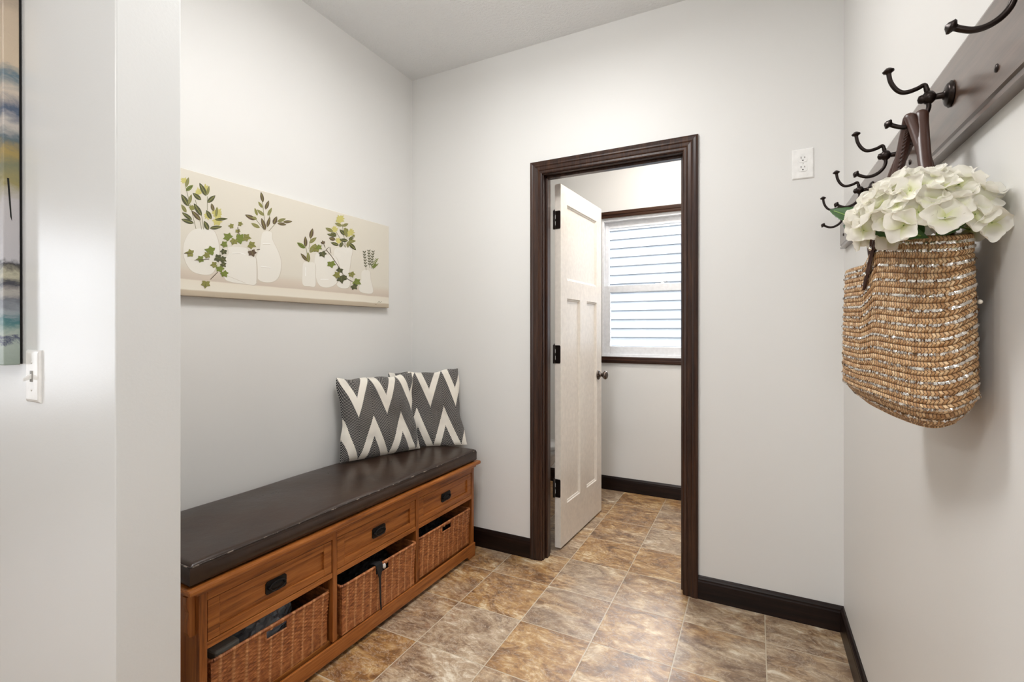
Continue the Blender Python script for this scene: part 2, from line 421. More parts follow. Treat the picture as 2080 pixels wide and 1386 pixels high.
# the sweep offsets to the outside of the opening
struct('trim_1', b, M['dark_wood'])
b = MB().sweep([(cx1, YB2, 0), (cx1, YB2, cz), (cx0, YB2, cz), (cx0, YB2, 0)], CP, (0, 1, 0))
struct('trim_2', b, M['dark_wood'])
b = MB().box((DX0-.019, YB, 0), (DX0, YB2, DZ)).box((DX1, YB, 0), (DX1+.019, YB2, DZ)).box((DX0-.019, YB, DZ), (DX1+.019, YB2, DZ+.019))
b.box((DX0, YB+.032, 0), (DX0+.011, YB+.066, DZ)).box((DX1-.011, YB+.032, 0), (DX1, YB+.066, DZ)).box((DX0, YB+.032, DZ-.011), (DX1, YB+.066, DZ))
struct('trim_3', b, M['dark_wood'], bevel=.0015)

# door, swung into the bathroom
door = bpy.data.objects.new('door_1', None); COL.objects.link(door); door.location = (-.995, 2.487, 0)
tag(door, 'cream three-panel door standing open into the bathroom', 'door', kind='structure')
DL, DT, D0, D1 = .655, .035, .012, 2.032
def door_slab():
    m = MB(); th = DT
    stile = .088
    xs = [0, stile, .286, .389, DL-stile, DL]
    holes = [(stile, DL-stile, 1.504, 1.933), (stile, .284, .236, 1.40), (.389, DL-stile, .236, 1.40)]
    zs = [D0, .236, 1.40, 1.504, 1.933, D1]
    def inhole(x, z): return any(h[0]-1e-6 < x < h[1]+1e-6 and h[2] < z < h[3] for h in holes)
    xs = sorted(set([0, stile, .284, .389, DL-stile, DL]))
    for face in (0, 1):
        X = th if face == 0 else 0; sg = -1 if face == 0 else 1
        for i in range(len(xs)-1):
            for j in range(len(zs)-1):
                xm, zm = (xs[i]+xs[i+1])/2, (zs[j]+zs[j+1])/2
                if inhole(xm, zm): continue
                q = [(X, xs[i], zs[j]), (X, xs[i+1], zs[j]), (X, xs[i+1], zs[j+1]), (X, xs[i], zs[j+1])]
                m.add(q, [(0, 1, 2, 3)] if face == 0 else [(3, 2, 1, 0)])
        for x0, x1, z0, z1 in holes:
            prof = [(0, 0), (.004, .006), (.009, .0065), (.013, .011)]
            rings = []
            for a, dpt in prof:
                rings.append([(X+sg*dpt, x0+a, z0+a), (X+sg*dpt, x1-a, z0+a), (X+sg*dpt, x1-a, z1-a), (X+sg*dpt, x0+a, z1-a)])
            vs = [p for r in rings for p in r]; fs = []
            for r in range(len(rings)-1):
                for k in range(4): fs.append((r*4+k, r*4+(k+1) % 4, (r+1)*4+(k+1) % 4, (r+1)*4+k))
            fs.append(tuple((len(rings)-1)*4+k for k in range(4)))
            m.add(vs, fs)
    m.add([(0,0,D0),(th,0,D0),(th,0,D1),(0,0,D1),(0,DL,D0),(th,DL,D0),(th,DL,D1),(0,DL,D1)], [(0,1,2,3),(5,4,7,6),(0,4,5,1),(3,2,6,7)])
    return m
def local_build(m, name, mat, par, **k):
    o = m.build(name, mat, None, **k); o.parent = par; return o
local_build(door_slab(), 'door_slab', M['door_paint'], door)
for zc in (1.833, 1.086, .342):
    h = MB()
    pl = [(.0365*0+.004, 0, zc-.05), (.030, 0, zc-.05), (.0345, 0, zc-.044), (.0345, 0, zc+.044), (.030, 0, zc+.05), (.004, 0, zc+.05)]
    h.prism([(p[0], -.0005, p[2]) for p in pl], (0, -1, 0), .003)
    h.tube([(-.002, -.006, zc-.052), (-.002, -.006, zc+.052)], .006, 10)
    h.tube([(-.002, -.006, zc+.052), (-.002, -.006, zc+.060)], [.004, .0015], 8)
    h.box((-.0045, -.016, zc-.05), (-.0015, -.006, zc+.05))
    for q in (-.030, .006): h.box((.003, -.0042, zc+q), (.0055, -.0036, zc+q+.022), 1)
    hg = local_build(h, 'hinge', [M['bronze'], M['plastic']], door); hg['label'] = 'dark bronze hinge'
kn = MB()
for sx, x0 in ((1, DT), (-1, 0)):
    kn.lathe([(0, .0), (0, .031), (.004, .032), (.009, .027), (.010, .013), (.028, .011), (.034, .018), (.043, .027), (.053, .028), (.061, .022), (.066, .010), (.067, 0)], (x0, DL-.062, .925), (sx, 0, 0), 28)
k = local_build(kn, 'door_knob', M['pewter'], door); k['label'] = 'round dark nickel knob'
door.rotation_euler = (0, 0, -math.radians(3.4))

# bathroom window
win = bpy.data.objects.new('window_1', None); COL.objects.link(win); win.location = ((WX0+WX1)/2, YF, WZ0)
tag(win, 'double-hung white window in dark casing beyond the open door', 'window', kind='structure')
def frame_rect(m, x0, x1, z0, z1, y0, y1, wl, wr, wb, wt):
    m.box((x0, y0, z0), (x0+wl, y1, z1)).box((x1-wr, y0, z0), (x1, y1, z1))
    m.box((x0+wl, y0, z0), (x1-wr, y1, z0+wb)).box((x0+wl, y0, z1-wt), (x1-wr, y1, z1))
WP = [(0, 0), (0, .010), (.006, .012), (.020, .0125), (.024, .016), (.040, .0165), (.048, .014), (.048, 0)]
m = MB().sweep([(WX0, YF, WZ0), (WX0, YF, WZ1), (WX1, YF, WZ1), (WX1, YF, WZ0), (WX0, YF, WZ0)], WP, (0, -1, 0))
m.build('window_casing', M['dark_wood_x'], win)
m = MB(); frame_rect(m, WX0, WX1, WZ0, WZ1, YF+.012, YF+.09, .014, .014, .02, .022); m.build('window_frame', M['vinyl'], win, bevel=.002)
m = MB(); frame_rect(m, WX0+.014, WX1-.014, 1.535, WZ1-.02, YF+.056, YF+.082, .026, .026, .03, .05); up = m.build('upper_sash', M['vinyl'], win, bevel=.003)
MB().box((WX0+.035, YF+.067, 1.56), (WX1-.035, YF+.071, 2.02)).build('pane', M['glass'], up)
m = MB(); frame_rect(m, WX0+.014, WX1-.014, WZ0+.018, 1.562, YF+.020, YF+.05, .045, .045, .06, .052); lo = m.build('lower_sash', M['vinyl'], win, bevel=.003)
MB().box((WX0+.05, YF+.033, 1.09), (WX1-.05, YF+.037, 1.52)).build('pane', M['glass'], lo)
m = MB().box((-.66, YF+.022, 1.562), (-.56, YF+.045, 1.568)).lathe([(0, .012), (.008, .012), (.01, .007), (.014, .007)], (-.61, YF+.035, 1.566), (0, 0, 1), 16)
m.tube([(-.61, YF+.035, 1.578), (-.575, YF+.025, 1.580)], .004, 8)
m.build('sash_lock', M['vinyl'], win)

# neighbouring house seen through that window
m = MB()
y0 = YF + 3.1; zz = -1.5; nrow = 0
while zz < 2.8:
    m.add([(-6.5, y0-.0, zz+.125), (4.5, y0, zz+.125), (4.5, y0-.027, zz), (-6.5, y0-.027, zz), (-6.5, y0, zz), (4.5, y0, zz)], [(3, 2, 1, 0), (3, 4, 5, 2)])
    zz += .125
m.box((-6.5, y0+.001, -1.5), (4.5, y0+.12, 2.9)).box((-6.7, y0-.12, 2.9), (4.7, y0+.2, 2.99))
m.add([(-6.7, y0-.14, 2.995), (4.7, y0-.14, 2.995), (4.7, y0+4.2, 4.3), (-6.7, y0+4.2, 4.3)], [(0, 1, 2, 3)])  # eave and roof unseen, shaped so sky light reaches the window
sid = m.build('house_siding', plain('lap_siding', (72, 76, 81), .6), origin=(0, y0, -1.5)); tag(sid, 'pale lap-sided wall of the neighbouring house outside the bathroom window', 'house', kind='structure')
g = MB().box((-14, YF+.2, -.62), (12, 22, -.6)); struct('ground', g, plain('lawn_ground', (50, 54, 40), .9))

# ------------------------------------------------------------------ toilet behind the door
tl = thing('toilet', 'white toilet glimpsed through the gap behind the open door', 'toilet', (-1.62, 3.08, 0))
m = MB()
def bowl_ring(z, cx, rx, ry, n=28): return [(cx + .075 + rx*cos(2*PI*k/n)*(1.0 if cos(2*PI*k/n) > 0 else .85), 3.08 + ry*sin(2*PI*k/n), z) for k in range(n)]
rings = [bowl_ring(0, -1.66, .22, .13), bowl_ring(.04, -1.66, .215, .125), bowl_ring(.16, -1.62, .17, .105), bowl_ring(.28, -1.56, .23, .15), bowl_ring(.37, -1.54, .27, .185), bowl_ring(.40, -1.54, .275, .19)]
vs = [p for r in rings for p in r]; n = 28
fs = [(r*n+k, r*n+(k+1) % n, (r+1)*n+(k+1) % n, (r+1)*n+k) for r in range(len(rings)-1) for k in range(n)] + [tuple(range((len(rings)-1)*n, len(rings)*n))]
m.add(vs, fs, 0, True); m.build('bowl', M['porcelain'], tl)
m = MB(); rr = [bowl_ring(.402, -1.54, .27, .187), bowl_ring(.420, -1.54, .275, .19), bowl_ring(.432, -1.54, .26, .18)]
vs = [p for r in rr for p in r]; m.add(vs, [(r*n+k, r*n+(k+1) % n, (r+1)*n+(k+1) % n, (r+1)*n+k) for r in range(2) for k in range(n)] + [tuple(range(n))[::-1], tuple(range(2*n, 3*n))], 0, True)
m.build('seat_lid', M['porcelain'], tl)
MB().box((-2.08, 2.87, .40), (-1.88, 3.29, .76)).build('tank', M['porcelain'], tl, bevel=.02)
MB().box((-2.09, 2.86, .762), (-1.87, 3.30, .80)).build('tank_lid', M['porcelain'], tl, bevel=.012)
MB().tube([(-1.878, 2.92, .70), (-1.862, 2.92, .70), (-1.858, 2.98, .69)], .006, 8).build('flush_lever', M['pewter'], tl)

# ------------------------------------------------------------------ electrical plates
def outlet():
    t = thing('wall_outlet', 'white duplex outlet plate high on the back wall right of the door', 'outlet', (.177, YB, 1.915))
    x, y, z = .177, YB, 1.915
    m = MB(); rg = []
    for e, d in ((0, 0), (0, .003), (.004, .006)):
        rg.append([(x-.039+e, y-d, z-.0625+e), (x+.039-e, y-d, z-.0625+e), (x+.039-e, y-d, z+.0625-e), (x-.039+e, y-d, z+.0625-e)])
    m.add([p for r in rg for p in r], [(r*4+k, r*4+(k+1) % 4, r*4+4+(k+1) % 4, r*4+4+k) for r in range(2) for k in range(4)] + [(8, 9, 10, 11)])
    m.build('cover_plate', M['plastic'], t)
    for dz in (.0195, -.0195):
        m = MB(); pts = []
        for k in range(28):
            th = 2*PI*k/28; pts.append((x+.0172*cos(th), y-.0058, z+dz+max(-.0135, min(.0135, .0172*sin(th)))))
        m.prism(pts, (0, -1, 0), .002); r = m.build('receptacle', M['plastic'], t)
        m = MB(); yy = y-.0079
        m.box((x-.0075, yy, z+dz+.001), (x-.0055, yy-.0006, z+dz+.0095)).box((x+.0055, yy, z+dz+.002), (x+.0075, yy-.0006, z+dz+.0085))
        m.lathe([(0, .0026), (.0006, .0026), (.0006, 0)], (x, yy, z+dz-.0065), (0, -1, 0), 12)
        m.build('slots', M['slot'], r)
    MB().lathe([(0, .003), (.001, .003), (.0014, 0)], (x, y-.006, z), (0, -1, 0), 12).build('screw', M['plastic'], t)
outlet()
def light_switch():
    x, y, z = -1.413, SY0, 1.119
    t = thing('light_switch', 'white toggle switch plate on partition wall below abstract painting', 'light switch', (x, y, z))
    m = MB(); rg = []
    for e, d in ((0, 0), (0, .002), (.003, .005), (.007, .006)):
        rg.append([(x-.035+e, y-d, z-.0575+e), (x+.035-e, y-d, z-.0575+e), (x+.035-e, y-d, z+.0575-e), (x-.035+e, y-d, z+.0575-e)])
    m.add([p for r in rg for p in r], [(r*4+k, r*4+(k+1) % 4, r*4+4+(k+1) % 4, r*4+4+k) for r in range(3) for k in range(4)] + [(12, 13, 14, 15)])
    m.build('cover_plate', M['plastic'], t, bevel=.0008)
    m = MB().box((x-.005, y-.0062, z-.012), (x+.005, y-.0075, z+.012)); m.build('toggle_slot', M['grey_card'], t)
    m = MB(); m.add([(x-.0045, y-.006, z+.006), (x+.0045, y-.006, z+.006), (x+.0045, y-.006, z-.005), (x-.0045, y-.006, z-.005),
                     (x-.0035, y-.020, z-.004), (x+.0035, y-.020, z-.004), (x+.0035, y-.0195, z-.010), (x-.0035, y-.0195, z-.010)],
                    [(0,1,5,4),(1,2,6,5),(2,3,7,6),(3,0,4,7),(4,5,6,7)]); m.build('toggle', M['plastic'], t, bevel=.0008)
    for dz in (.030, -.030): MB().lathe([(0, .0028), (.001, .0028), (.0014, 0)], (x, y-.006, z+dz), (0, -1, 0), 12).build('screw', M['plastic'], t)
light_switch()

# ------------------------------------------------------------------ abstract painting on the partition
def mat_abstract():
    t = NT('abstract_painting'); tc = t.n('ShaderNodeTexCoord'); sx = t.n('ShaderNodeSeparateXYZ'); t.l(tc.outputs['Object'], sx.inputs[0])
    v = t.coords((6, 10, 14)); n = t.noise(v, 1.6, 6, .65, 1.2); v2 = t.coords((20, 30, 60)); n2 = t.noise(v2, 1.2, 5, .7, .8)
    z = t.math('ADD', sx.outputs[2], t.math('ADD', t.math('MULTIPLY', t.math('SUBTRACT', n.outputs[0], .5), .05), t.math('MULTIPLY', t.math('SUBTRACT', n2.outputs[0], .5), .03)))
    f = t.math('DIVIDE', z, .95)
    L = lambda *c: lin(c)
    col = t.ramp(f, [(0, L(150,164,154)), (.05, L(168,180,172)), (.058, L(54,60,96)), (.068, L(176,186,176)), (.10, L(60,116,122)), (.12, L(150,158,164)),
                     (.155, L(110,114,122)), (.17, L(176,172,166)), (.19, L(30,34,58)), (.21, L(186,182,160)), (.235, L(44,44,50)), (.25, L(188,186,190)),
                     (.38, L(190,186,188)), (.43, L(150,140,92)), (.47, L(120,122,96)), (.50, L(164,142,84)), (.53, L(84,102,112)), (.565, L(196,188,180)), (.6, L(64,84,112)), (.64, L(206,192,176)),
                     (.68, L(96,118,130)), (.71, L(204,186,162)), (.82, L(196,178,156)), (.9, L(136,124,114)), (1, L(120,110,104))][:32])
    t.bump(n2.outputs[0], .5, .003)
    return t.set(color=col, rough=.4)
ab = thing('abstract_canvas', 'tall abstract canvas with blue, mustard and navy bands at left edge of the view', 'painting', (-1.77, SY0, 1.14))
MB().box((-2.07, SY0-.032, 1.14), (-1.473, SY0-.005, 2.09)).build('painted_canvas', mat_abstract(), ab, bevel=.002)
MB().box((-2.068, SY0-.0052, 1.142), (-1.4765, SY0-.001, 2.088)).build('canvas_back', M['black'], ab)
m = MB(); m.add([(-1.4728, SY0-.026, 1.555), (-1.4728, SY0-.021, 1.47), (-1.4728, SY0-.018, 1.46), (-1.4728, SY0-.0225, 1.555)], [(0,1,2,3)])
m.build('brush_stroke', M['black'], ab)
ab.rotation_euler = (0, math.radians(-.45), 0)

# ------------------------------------------------------------------ white vase canvas on the left wall
A_, F_ = .46998, 972.7
def on_canvas(cx, cy):
    """place on the canvas front (height and distance along the wall) of a detail of the painted scene"""
    u, v = 360 + cx/4.33, 330 + cy/4.33
    t = (u-1040)/F_; dx = t*cos(A_)-sin(A_); dy = t*sin(A_)+cos(A_); dz = (671-v)/F_
    s = (XL+.030)/dx
    return dy*s, 1.22+dz*s
CY0, CY1, CZ0, CZ1 = .79, 2.089, 1.345, 1.804
def mat_canvas():
    t = NT('painted_shelf_canvas'); tc = t.n('ShaderNodeTexCoord'); sx = t.n('ShaderNodeSeparateXYZ'); t.l(tc.outputs['Object'], sx.inputs[0])
    n = t.noise(t.coords((3, 3, 12)), 3, 4); z = t.math('ADD', sx.outputs[2], t.math('MULTIPLY', t.math('SUBTRACT', n.outputs[0], .5), .006))
    f = t.math('DIVIDE', z, .46)
    L = lambda *c: lin(c)
    col = t.ramp(f, [(.0, L(176,162,142)), (.045, L(190,176,154)), (.055, L(226,220,205)), (.125, L(224,216,200)), (.135, L(200,186,170)), (.2, L(208,196,180)), (.235, L(211,204,189)), (.26, L(214,208,194)), (1, L(217,211,197))])
    return t.set(color=col, rough=.6)
vc = thing('vase_canvas', 'long cream canvas of white vases with green leaves on left wall', 'painting', (XL, 1.44, CZ0))
MB().box((XL+.001, CY0, CZ0), (XL+.030, CY1, CZ1)).build('canvas', mat_canvas(), vc, bevel=.002)
def flatp(n, c): return NT(n).set(color=lin(c), rough=.6)
PAL = [flatp('paint_vase_white', (225, 221, 211)), flatp('paint_vase_edge', (198, 189, 173)), plain('paint_dark_green', (76, 78, 46), .6), plain('paint_olive', (132, 130, 66), .6),
       plain('paint_leaf_green', (112, 124, 48), .6), plain('paint_brown_leaf', (92, 74, 54), .6), plain('paint_yellow', (196, 188, 112), .6), plain('paint_stem', (136, 132, 104), .6), plain('paint_highlight', (240, 238, 232), .6)]
art = MB(); LAY = [0]
def poly(pts, mi, raise_=0):
    LAY[0] += 1; x = XL + .0301 + LAY[0]*.0000035 + raise_
    vs = []
    for p in pts:
        y, z = on_canvas(*p)
        vs.append((x, max(CY0+.001, min(CY1-.001, y)), z))
    c = [sum(p[i] for p in vs)/len(vs) for i in range(3)]
    art.add([tuple(c)] + vs, [(0, i+1, (i+1) % len(vs)+1) for i in range(len(vs))], mi)
def smooth_closed(pts, k=6):
    out = []; n = len(pts)
    for i in range(n):
        p0, p1, p2, p3 = [pts[(i+j-1) % n] for j in range(4)]
        for s in range(k):
            t = s/k
            out.append(tuple(.5*((2*p1[a]) + (-p0[a]+p2[a])*t + (2*p0[a]-5*p1[a]+4*p2[a]-p3[a])*t*t + (-p0[a]+3*p1[a]-3*p2[a]+p3[a])*t**3) for a in (0, 1)))
    return out
def vase(pts):
    cx = sum(p[0] for p in pts)/len(pts); cy = sum(p[1] for p in pts)/len(pts)
    sp = smooth_closed(pts)
    poly([(cx+(p[0]-cx)*1.03+2, cy+(p[1]-cy)*1.015+3) for p in sp], 1); poly(sp, 0)
def stroke(p0, p1, w, mi):
    dx, dy = p1[0]-p0[0], p1[1]-p0[1]; L = math.hypot(dx, dy) or 1; nx, ny = -dy/L*w/2, dx/L*w/2
    poly([(p0[0]+nx, p0[1]+ny), (p1[0]+nx, p1[1]+ny), (p1[0]-nx, p1[1]-ny), (p0[0]-nx, p0[1]-ny)], mi)
def leaf(bx, by, tx, ty, w, mi, vein=True):
    dx, dy = tx-bx, ty-by; pts = []
    for s, sg in [(i/8, 1) for i in range(9)] + [(i/8, -1) for i in range(8, -1, -1)]:
        hw = w*.5*math.sin(PI*min(1, s**.85))**.8 if 0 < s < 1 else 0
        L = math.hypot(dx, dy); pts.append((bx+dx*s-dy/L*hw*sg, by+dy*s+dx/L*hw*sg))
    poly(pts, mi)
    if vein and w > 22: stroke((bx+dx*.1, by+dy*.1), (bx+dx*.85, by+dy*.85), w*.16, {2: 3, 3: 7, 5: 3}.get(mi, 2))
def ivy(cx, cy, s, mi, rot=None):
    rot = random.uniform(0, 6.28) if rot is None else rot
    rad = [1.15, .66, .98, .6, .8, .5, .3, .5, .8, .6, .98, .66]
    poly([(cx+s*.78*r*cos(rot+2*PI*i/12), cy+s*.68*r*sin(rot+2*PI*i/12)) for i, r in enumerate(rad)], mi)
    stroke((cx-s*.2*cos(rot), cy-s*.2*sin(rot)), (cx+s*.6*cos(rot), cy+s*.5*sin(rot)), 2.2, 3 if mi != 3 else 2)
def burst(cx, cy, r, mi, n=11):
    for i in range(n):
        a = 2*PI*i/n + random.uniform(-.2, .2); q = r*random.uniform(.7, 1.1)
        leaf(cx, cy, cx+q*cos(a), cy+q*sin(a), r*.42, mi, False)
# vases
vase([(150,590),(300,590),(350,660),(372,780),(350,900),(290,985),(150,968),(80,890),(52,780),(75,670)])
vase([(1395,755),(1532,760),(1528,850),(1515,960),(1512,1095),(1410,1088),(1400,960),(1380,850)])
vase([(1225,800),(1300,812),(1390,830),(1425,930),(1408,1050),(1340,1097),(1260,1088),(1222,1020),(1205,900)])
vase([(752,618),(828,612),(838,680),(890,790),(915,890),(895,1000),(840,1050),(745,1048),(700,1000),(690,860),(730,740)])
vase([(455,745),(610,755),(625,805),(690,840),(695,1060),(600,1068),(470,1050),(415,1010),(420,860),(455,800)])
vase([(1110,885),(1160,880),(1212,892),(1216,990),(1212,1088),(1160,1088),(1105,1075),(1102,980)])
vase([(1625,958),(1690,955),(1702,1030),(1722,1140),(1660,1152),(1600,1125),(1618,1040)])
for a, b_ in (((480, 800), (560, 798)), ((560, 798), (600, 810)), ((735, 915), (820, 925)), ((752, 715), (820, 715)), ((1260, 1030), (1330, 1030)), ((1128, 920), (1128, 1000))): stroke(a, b_, 6, 8)
for a, b_ in (((483, 804), (556, 802)), ((737, 921), (818, 931)), ((752, 721), (818, 721)), ((420, 990), (600, 1062)), ((695, 850), (696, 1050))): stroke(a, b_, 3, 1)
for s in (((75,220),(165,585)), ((265,300),(265,420)), ((215,470),(232,590)), ((160,330),(215,590)), ((745,300),(775,590)), ((690,500),(765,595)), ((880,520),(805,605)), ((830,400),(790,560)), ((1190,590),(1158,760)), ((1130,745),(1155,870)), ((1450,540),(1480,750)), ((1390,600),(1480,750)), ((1560,650),(1500,750))): stroke(s[0], s[1], 5, 7)
burst(250,240,50,6); burst(350,450,55,6,14); burst(270,470,42,6); burst(350,520,45,6,13); burst(58,160,34,6); burst(130,400,34,3); burst(185,260,38,6)
for l in [(75,220,100,130,32,3),(75,250,140,200,38,4),(100,385,35,280,48,2),(100,370,125,280,32,3),(130,505,40,440,34,2),(145,535,35,500,38,2),(80,440,35,370,32,3),(255,295,195,180,42,2),(210,330,135,270,38,2),(265,355,335,290,42,2),(215,470,145,360,44,2),(205,510,125,425,38,5),(300,500,255,420,38,2),(320,430,300,360,30,5),(330,505,445,495,26,2),(275,595,235,515,42,2),(285,580,395,565,34,2),(262,290,280,205,26,3),(340,480,350,390,26,3)]: leaf(*l)
for l in [(755,350,735,260,30,5),(750,400,712,345,22,3),(775,415,805,335,32,5),(705,470,680,400,22,3),(765,470,700,415,28,3),(795,470,830,400,28,3),(690,505,595,460,36,5),(700,500,655,480,26,3),(725,575,650,535,30,3),(775,595,740,490,34,5),(790,570,815,480,30,5),(845,545,875,475,38,5),(880,520,955,495,28,3),(880,535,960,550,26,5),(930,525,1012,520,26,5)]: leaf(*l)
for l in [(1170,670,1190,580,36,5),(1160,710,1225,660,32,3),(1130,745,1125,650,32,5),(1125,755,1052,705,36,4),(1145,870,1085,800,28,5),(1155,880,1150,790,32,3),(1165,795,1220,715,44,3)]: leaf(*l)
burst(1430,500,44,6,13); burst(1385,590,34,6); burst(1520,620,40,6); burst(1420,690,32,6); burst(1480,600,28,3)
for l in [(1450,560,1385,535,28,3),(1450,560,1505,540,26,3),(1475,640,1428,590,30,2),(1492,660,1470,575,28,3),(1370,610,1302,575,30,3),(1400,650,1315,630,26,2),(1390,680,1333,665,32,5),(1500,690,1425,680,32,2),(1420,730,1350,705,28,2),(1430,748,1452,700,30,2),(1510,690,1545,650,28,2),(1500,700,1570,690,26,3),(1510,710,1572,772,34,2),(1495,745,1510,690,28,3),(1400,640,1350,620,26,2),(1540,650,1562,640,20,3)]: leaf(*l)
for x0, y0_, x1, y1_, mi in ((1660,950,1645,795,2),(1690,930,1685,785,2),(1705,935,1722,792,2),(1712,935,1755,860,4),(1720,940,1755,905,4)):
    stroke((x0, y0_), (x1, y1_), 3, 7)
    for i in range(6):
        t = .2+.8*i/5; px, py = x0+(x1-x0)*t, y0_+(y1_-y0_)*t
        leaf(px, py, px-15, py-17, 7, mi, False); leaf(px, py, px+14, py-18, 7, mi, False)
for c in [(120,800,62,3,3.3),(210,850,55,4,3),(300,780,74,4,3.4),(265,815,52,3,3),(350,840,62,2,.3),(395,850,52,2,.6),(450,660,66,4,3.9),(540,670,80,4,.2),(600,660,60,3,.2),(645,725,60,3,.4),(655,790,60,5,1.2),(420,720,52,4,3),(410,780,48,2,2),(330,900,50,3,3),(372,930,58,4,1.2),(410,975,56,4,1),(400,895,44,2,.8),(250,1062,64,3,1.7),(480,560,40,3,3.2),(548,540,36,3,.1),(530,600,36,3,1.4),(500,690,56,3,2)]: ivy(*c)
for s in (((290,1030),(355,965)), ((700,768),(725,765)), ((60,800),(120,800)), ((150,860),(280,850)), ((530,570),(545,640))): stroke(s[0], s[1], 5, 5)
for a, b_ in (((1310,770),(1360,830)), ((1360,830),(1420,920)), ((1420,920),(1470,1010)), ((1470,1010),(1540,1050)), ((1290,790),(1330,745)), ((1340,745),(1350,800)), ((1280,700),(1300,750))): stroke(a, b_, 4, 5)
for c in [(1230,760,58,3,3.4),(1275,800,54,2,1.2),(1240,745,44,4,.6),(1352,888,60,4,1.4),(1430,945,50,2,2),(1440,1015,70,2,1.4),(1410,990,54,3,3),(1530,980,48,3,1.2),(1570,1050,60,4,.5),(1550,1090,50,2,.8),(1282,708,30,5,4.4),(1470,1010,34,2,.5)]: ivy(*c)
for a, b_ in (((1762,1236),(1772,1222)), ((1774,1236),(1780,1220)), ((1782,1234),(1798,1224)), ((1738,1250),(1752,1250))): stroke(a, b_, 3, 7)
art.build('painted_vases', PAL, vc)

# ------------------------------------------------------------------ storage bench
BX0, BXF, BY0, BY1 = -1.842, -1.376, .800, 2.224     # back, front, near end, far end
YM = 1.51
bench = thing('storage_bench', 'honey oak storage bench with three drawers along left wall', 'bench', (BXF, YM, 0))
ROT = -math.radians(1.13)
def bpart(m, name, mat, par=bench, bevel=.0015, **k): return m.build(name, mat, par, bevel=bevel, **k)
ZT0, ZT1 = .492, .510
# top board with rounded nose
bpart(MB().box((BX0, BY0-.040, ZT0), (BXF+.028, BY1+.030, ZT1)), 'top_board', M['oak'], bevel=.006)
bpart(MB().box((BX0, BY0-.012, ZT0-.014), (BXF+.010, BY1+.010, ZT0-.0005)), 'top_moulding', M['oak'], bevel=.004)
for y in (BY0, BY1-.019):
    bpart(MB().box((BX0, y, 0), (BXF-.019, y+.019, ZT0-.0145)), 'side_panel', M['oak_v'])
for y0 in (1.268, 1.739): bpart(MB().box((BX0+.01, y0+.002, .0725), (BXF-.0195, y0+.018, ZT0-.015)), 'divider', M['oak_v'])
bpart(MB().box((BX0, BY0+.0195, .055), (BX0+.006, BY1-.0195, ZT0-.015)), 'back_panel', M['oak_v'])
bpart(MB().box((BX0+.007, BY0+.0195, .055), (BXF-.0195, BY1-.0195, .072)), 'bottom_shelf', M['oak'])
SX0 = [(BY0, BY0+.022), (1.268, 1.288), (1.739, 1.759), (BY1-.022, BY1)]
m = MB()
for i, (a, b_) in enumerate(SX0):
    bpart(MB().box((BXF-.019, a, .0725 if i in (1, 2) else .0), (BXF, b_, ZT0-.0145)), 'stile', M['oak_v'])
bpart(MB().box((BXF-.019, BY0+.0225, .451), (BXF-.0005, BY1-.0225, ZT0-.015)), 'apron_rail', M['oak'])
OP = [(SX0[i][1]+.0005, SX0[i+1][0]-.0005) for i in range(3)]
for a, b_ in OP:
    bpart(MB().box((BXF-.019, a, .311), (BXF-.001, b_, .3295)), 'drawer_rail', M['oak'])
# base board with feet
zb = .072; pts = [(BY0, 0), (BY0+.062, 0), (BY0+.066, .010), (BY0+.078, .0165), (BY0+.1, .019), (BY1-.1, .019), (BY1-.078, .0165), (BY1-.066, .010), (BY1-.062, 0), (BY1, 0), (BY1, zb), (BY0, zb)]
bpart(MB().prism([(BXF+.0005, y, z) for y, z in pts], (1, 0, 0), .009), 'base_board', M['oak'])
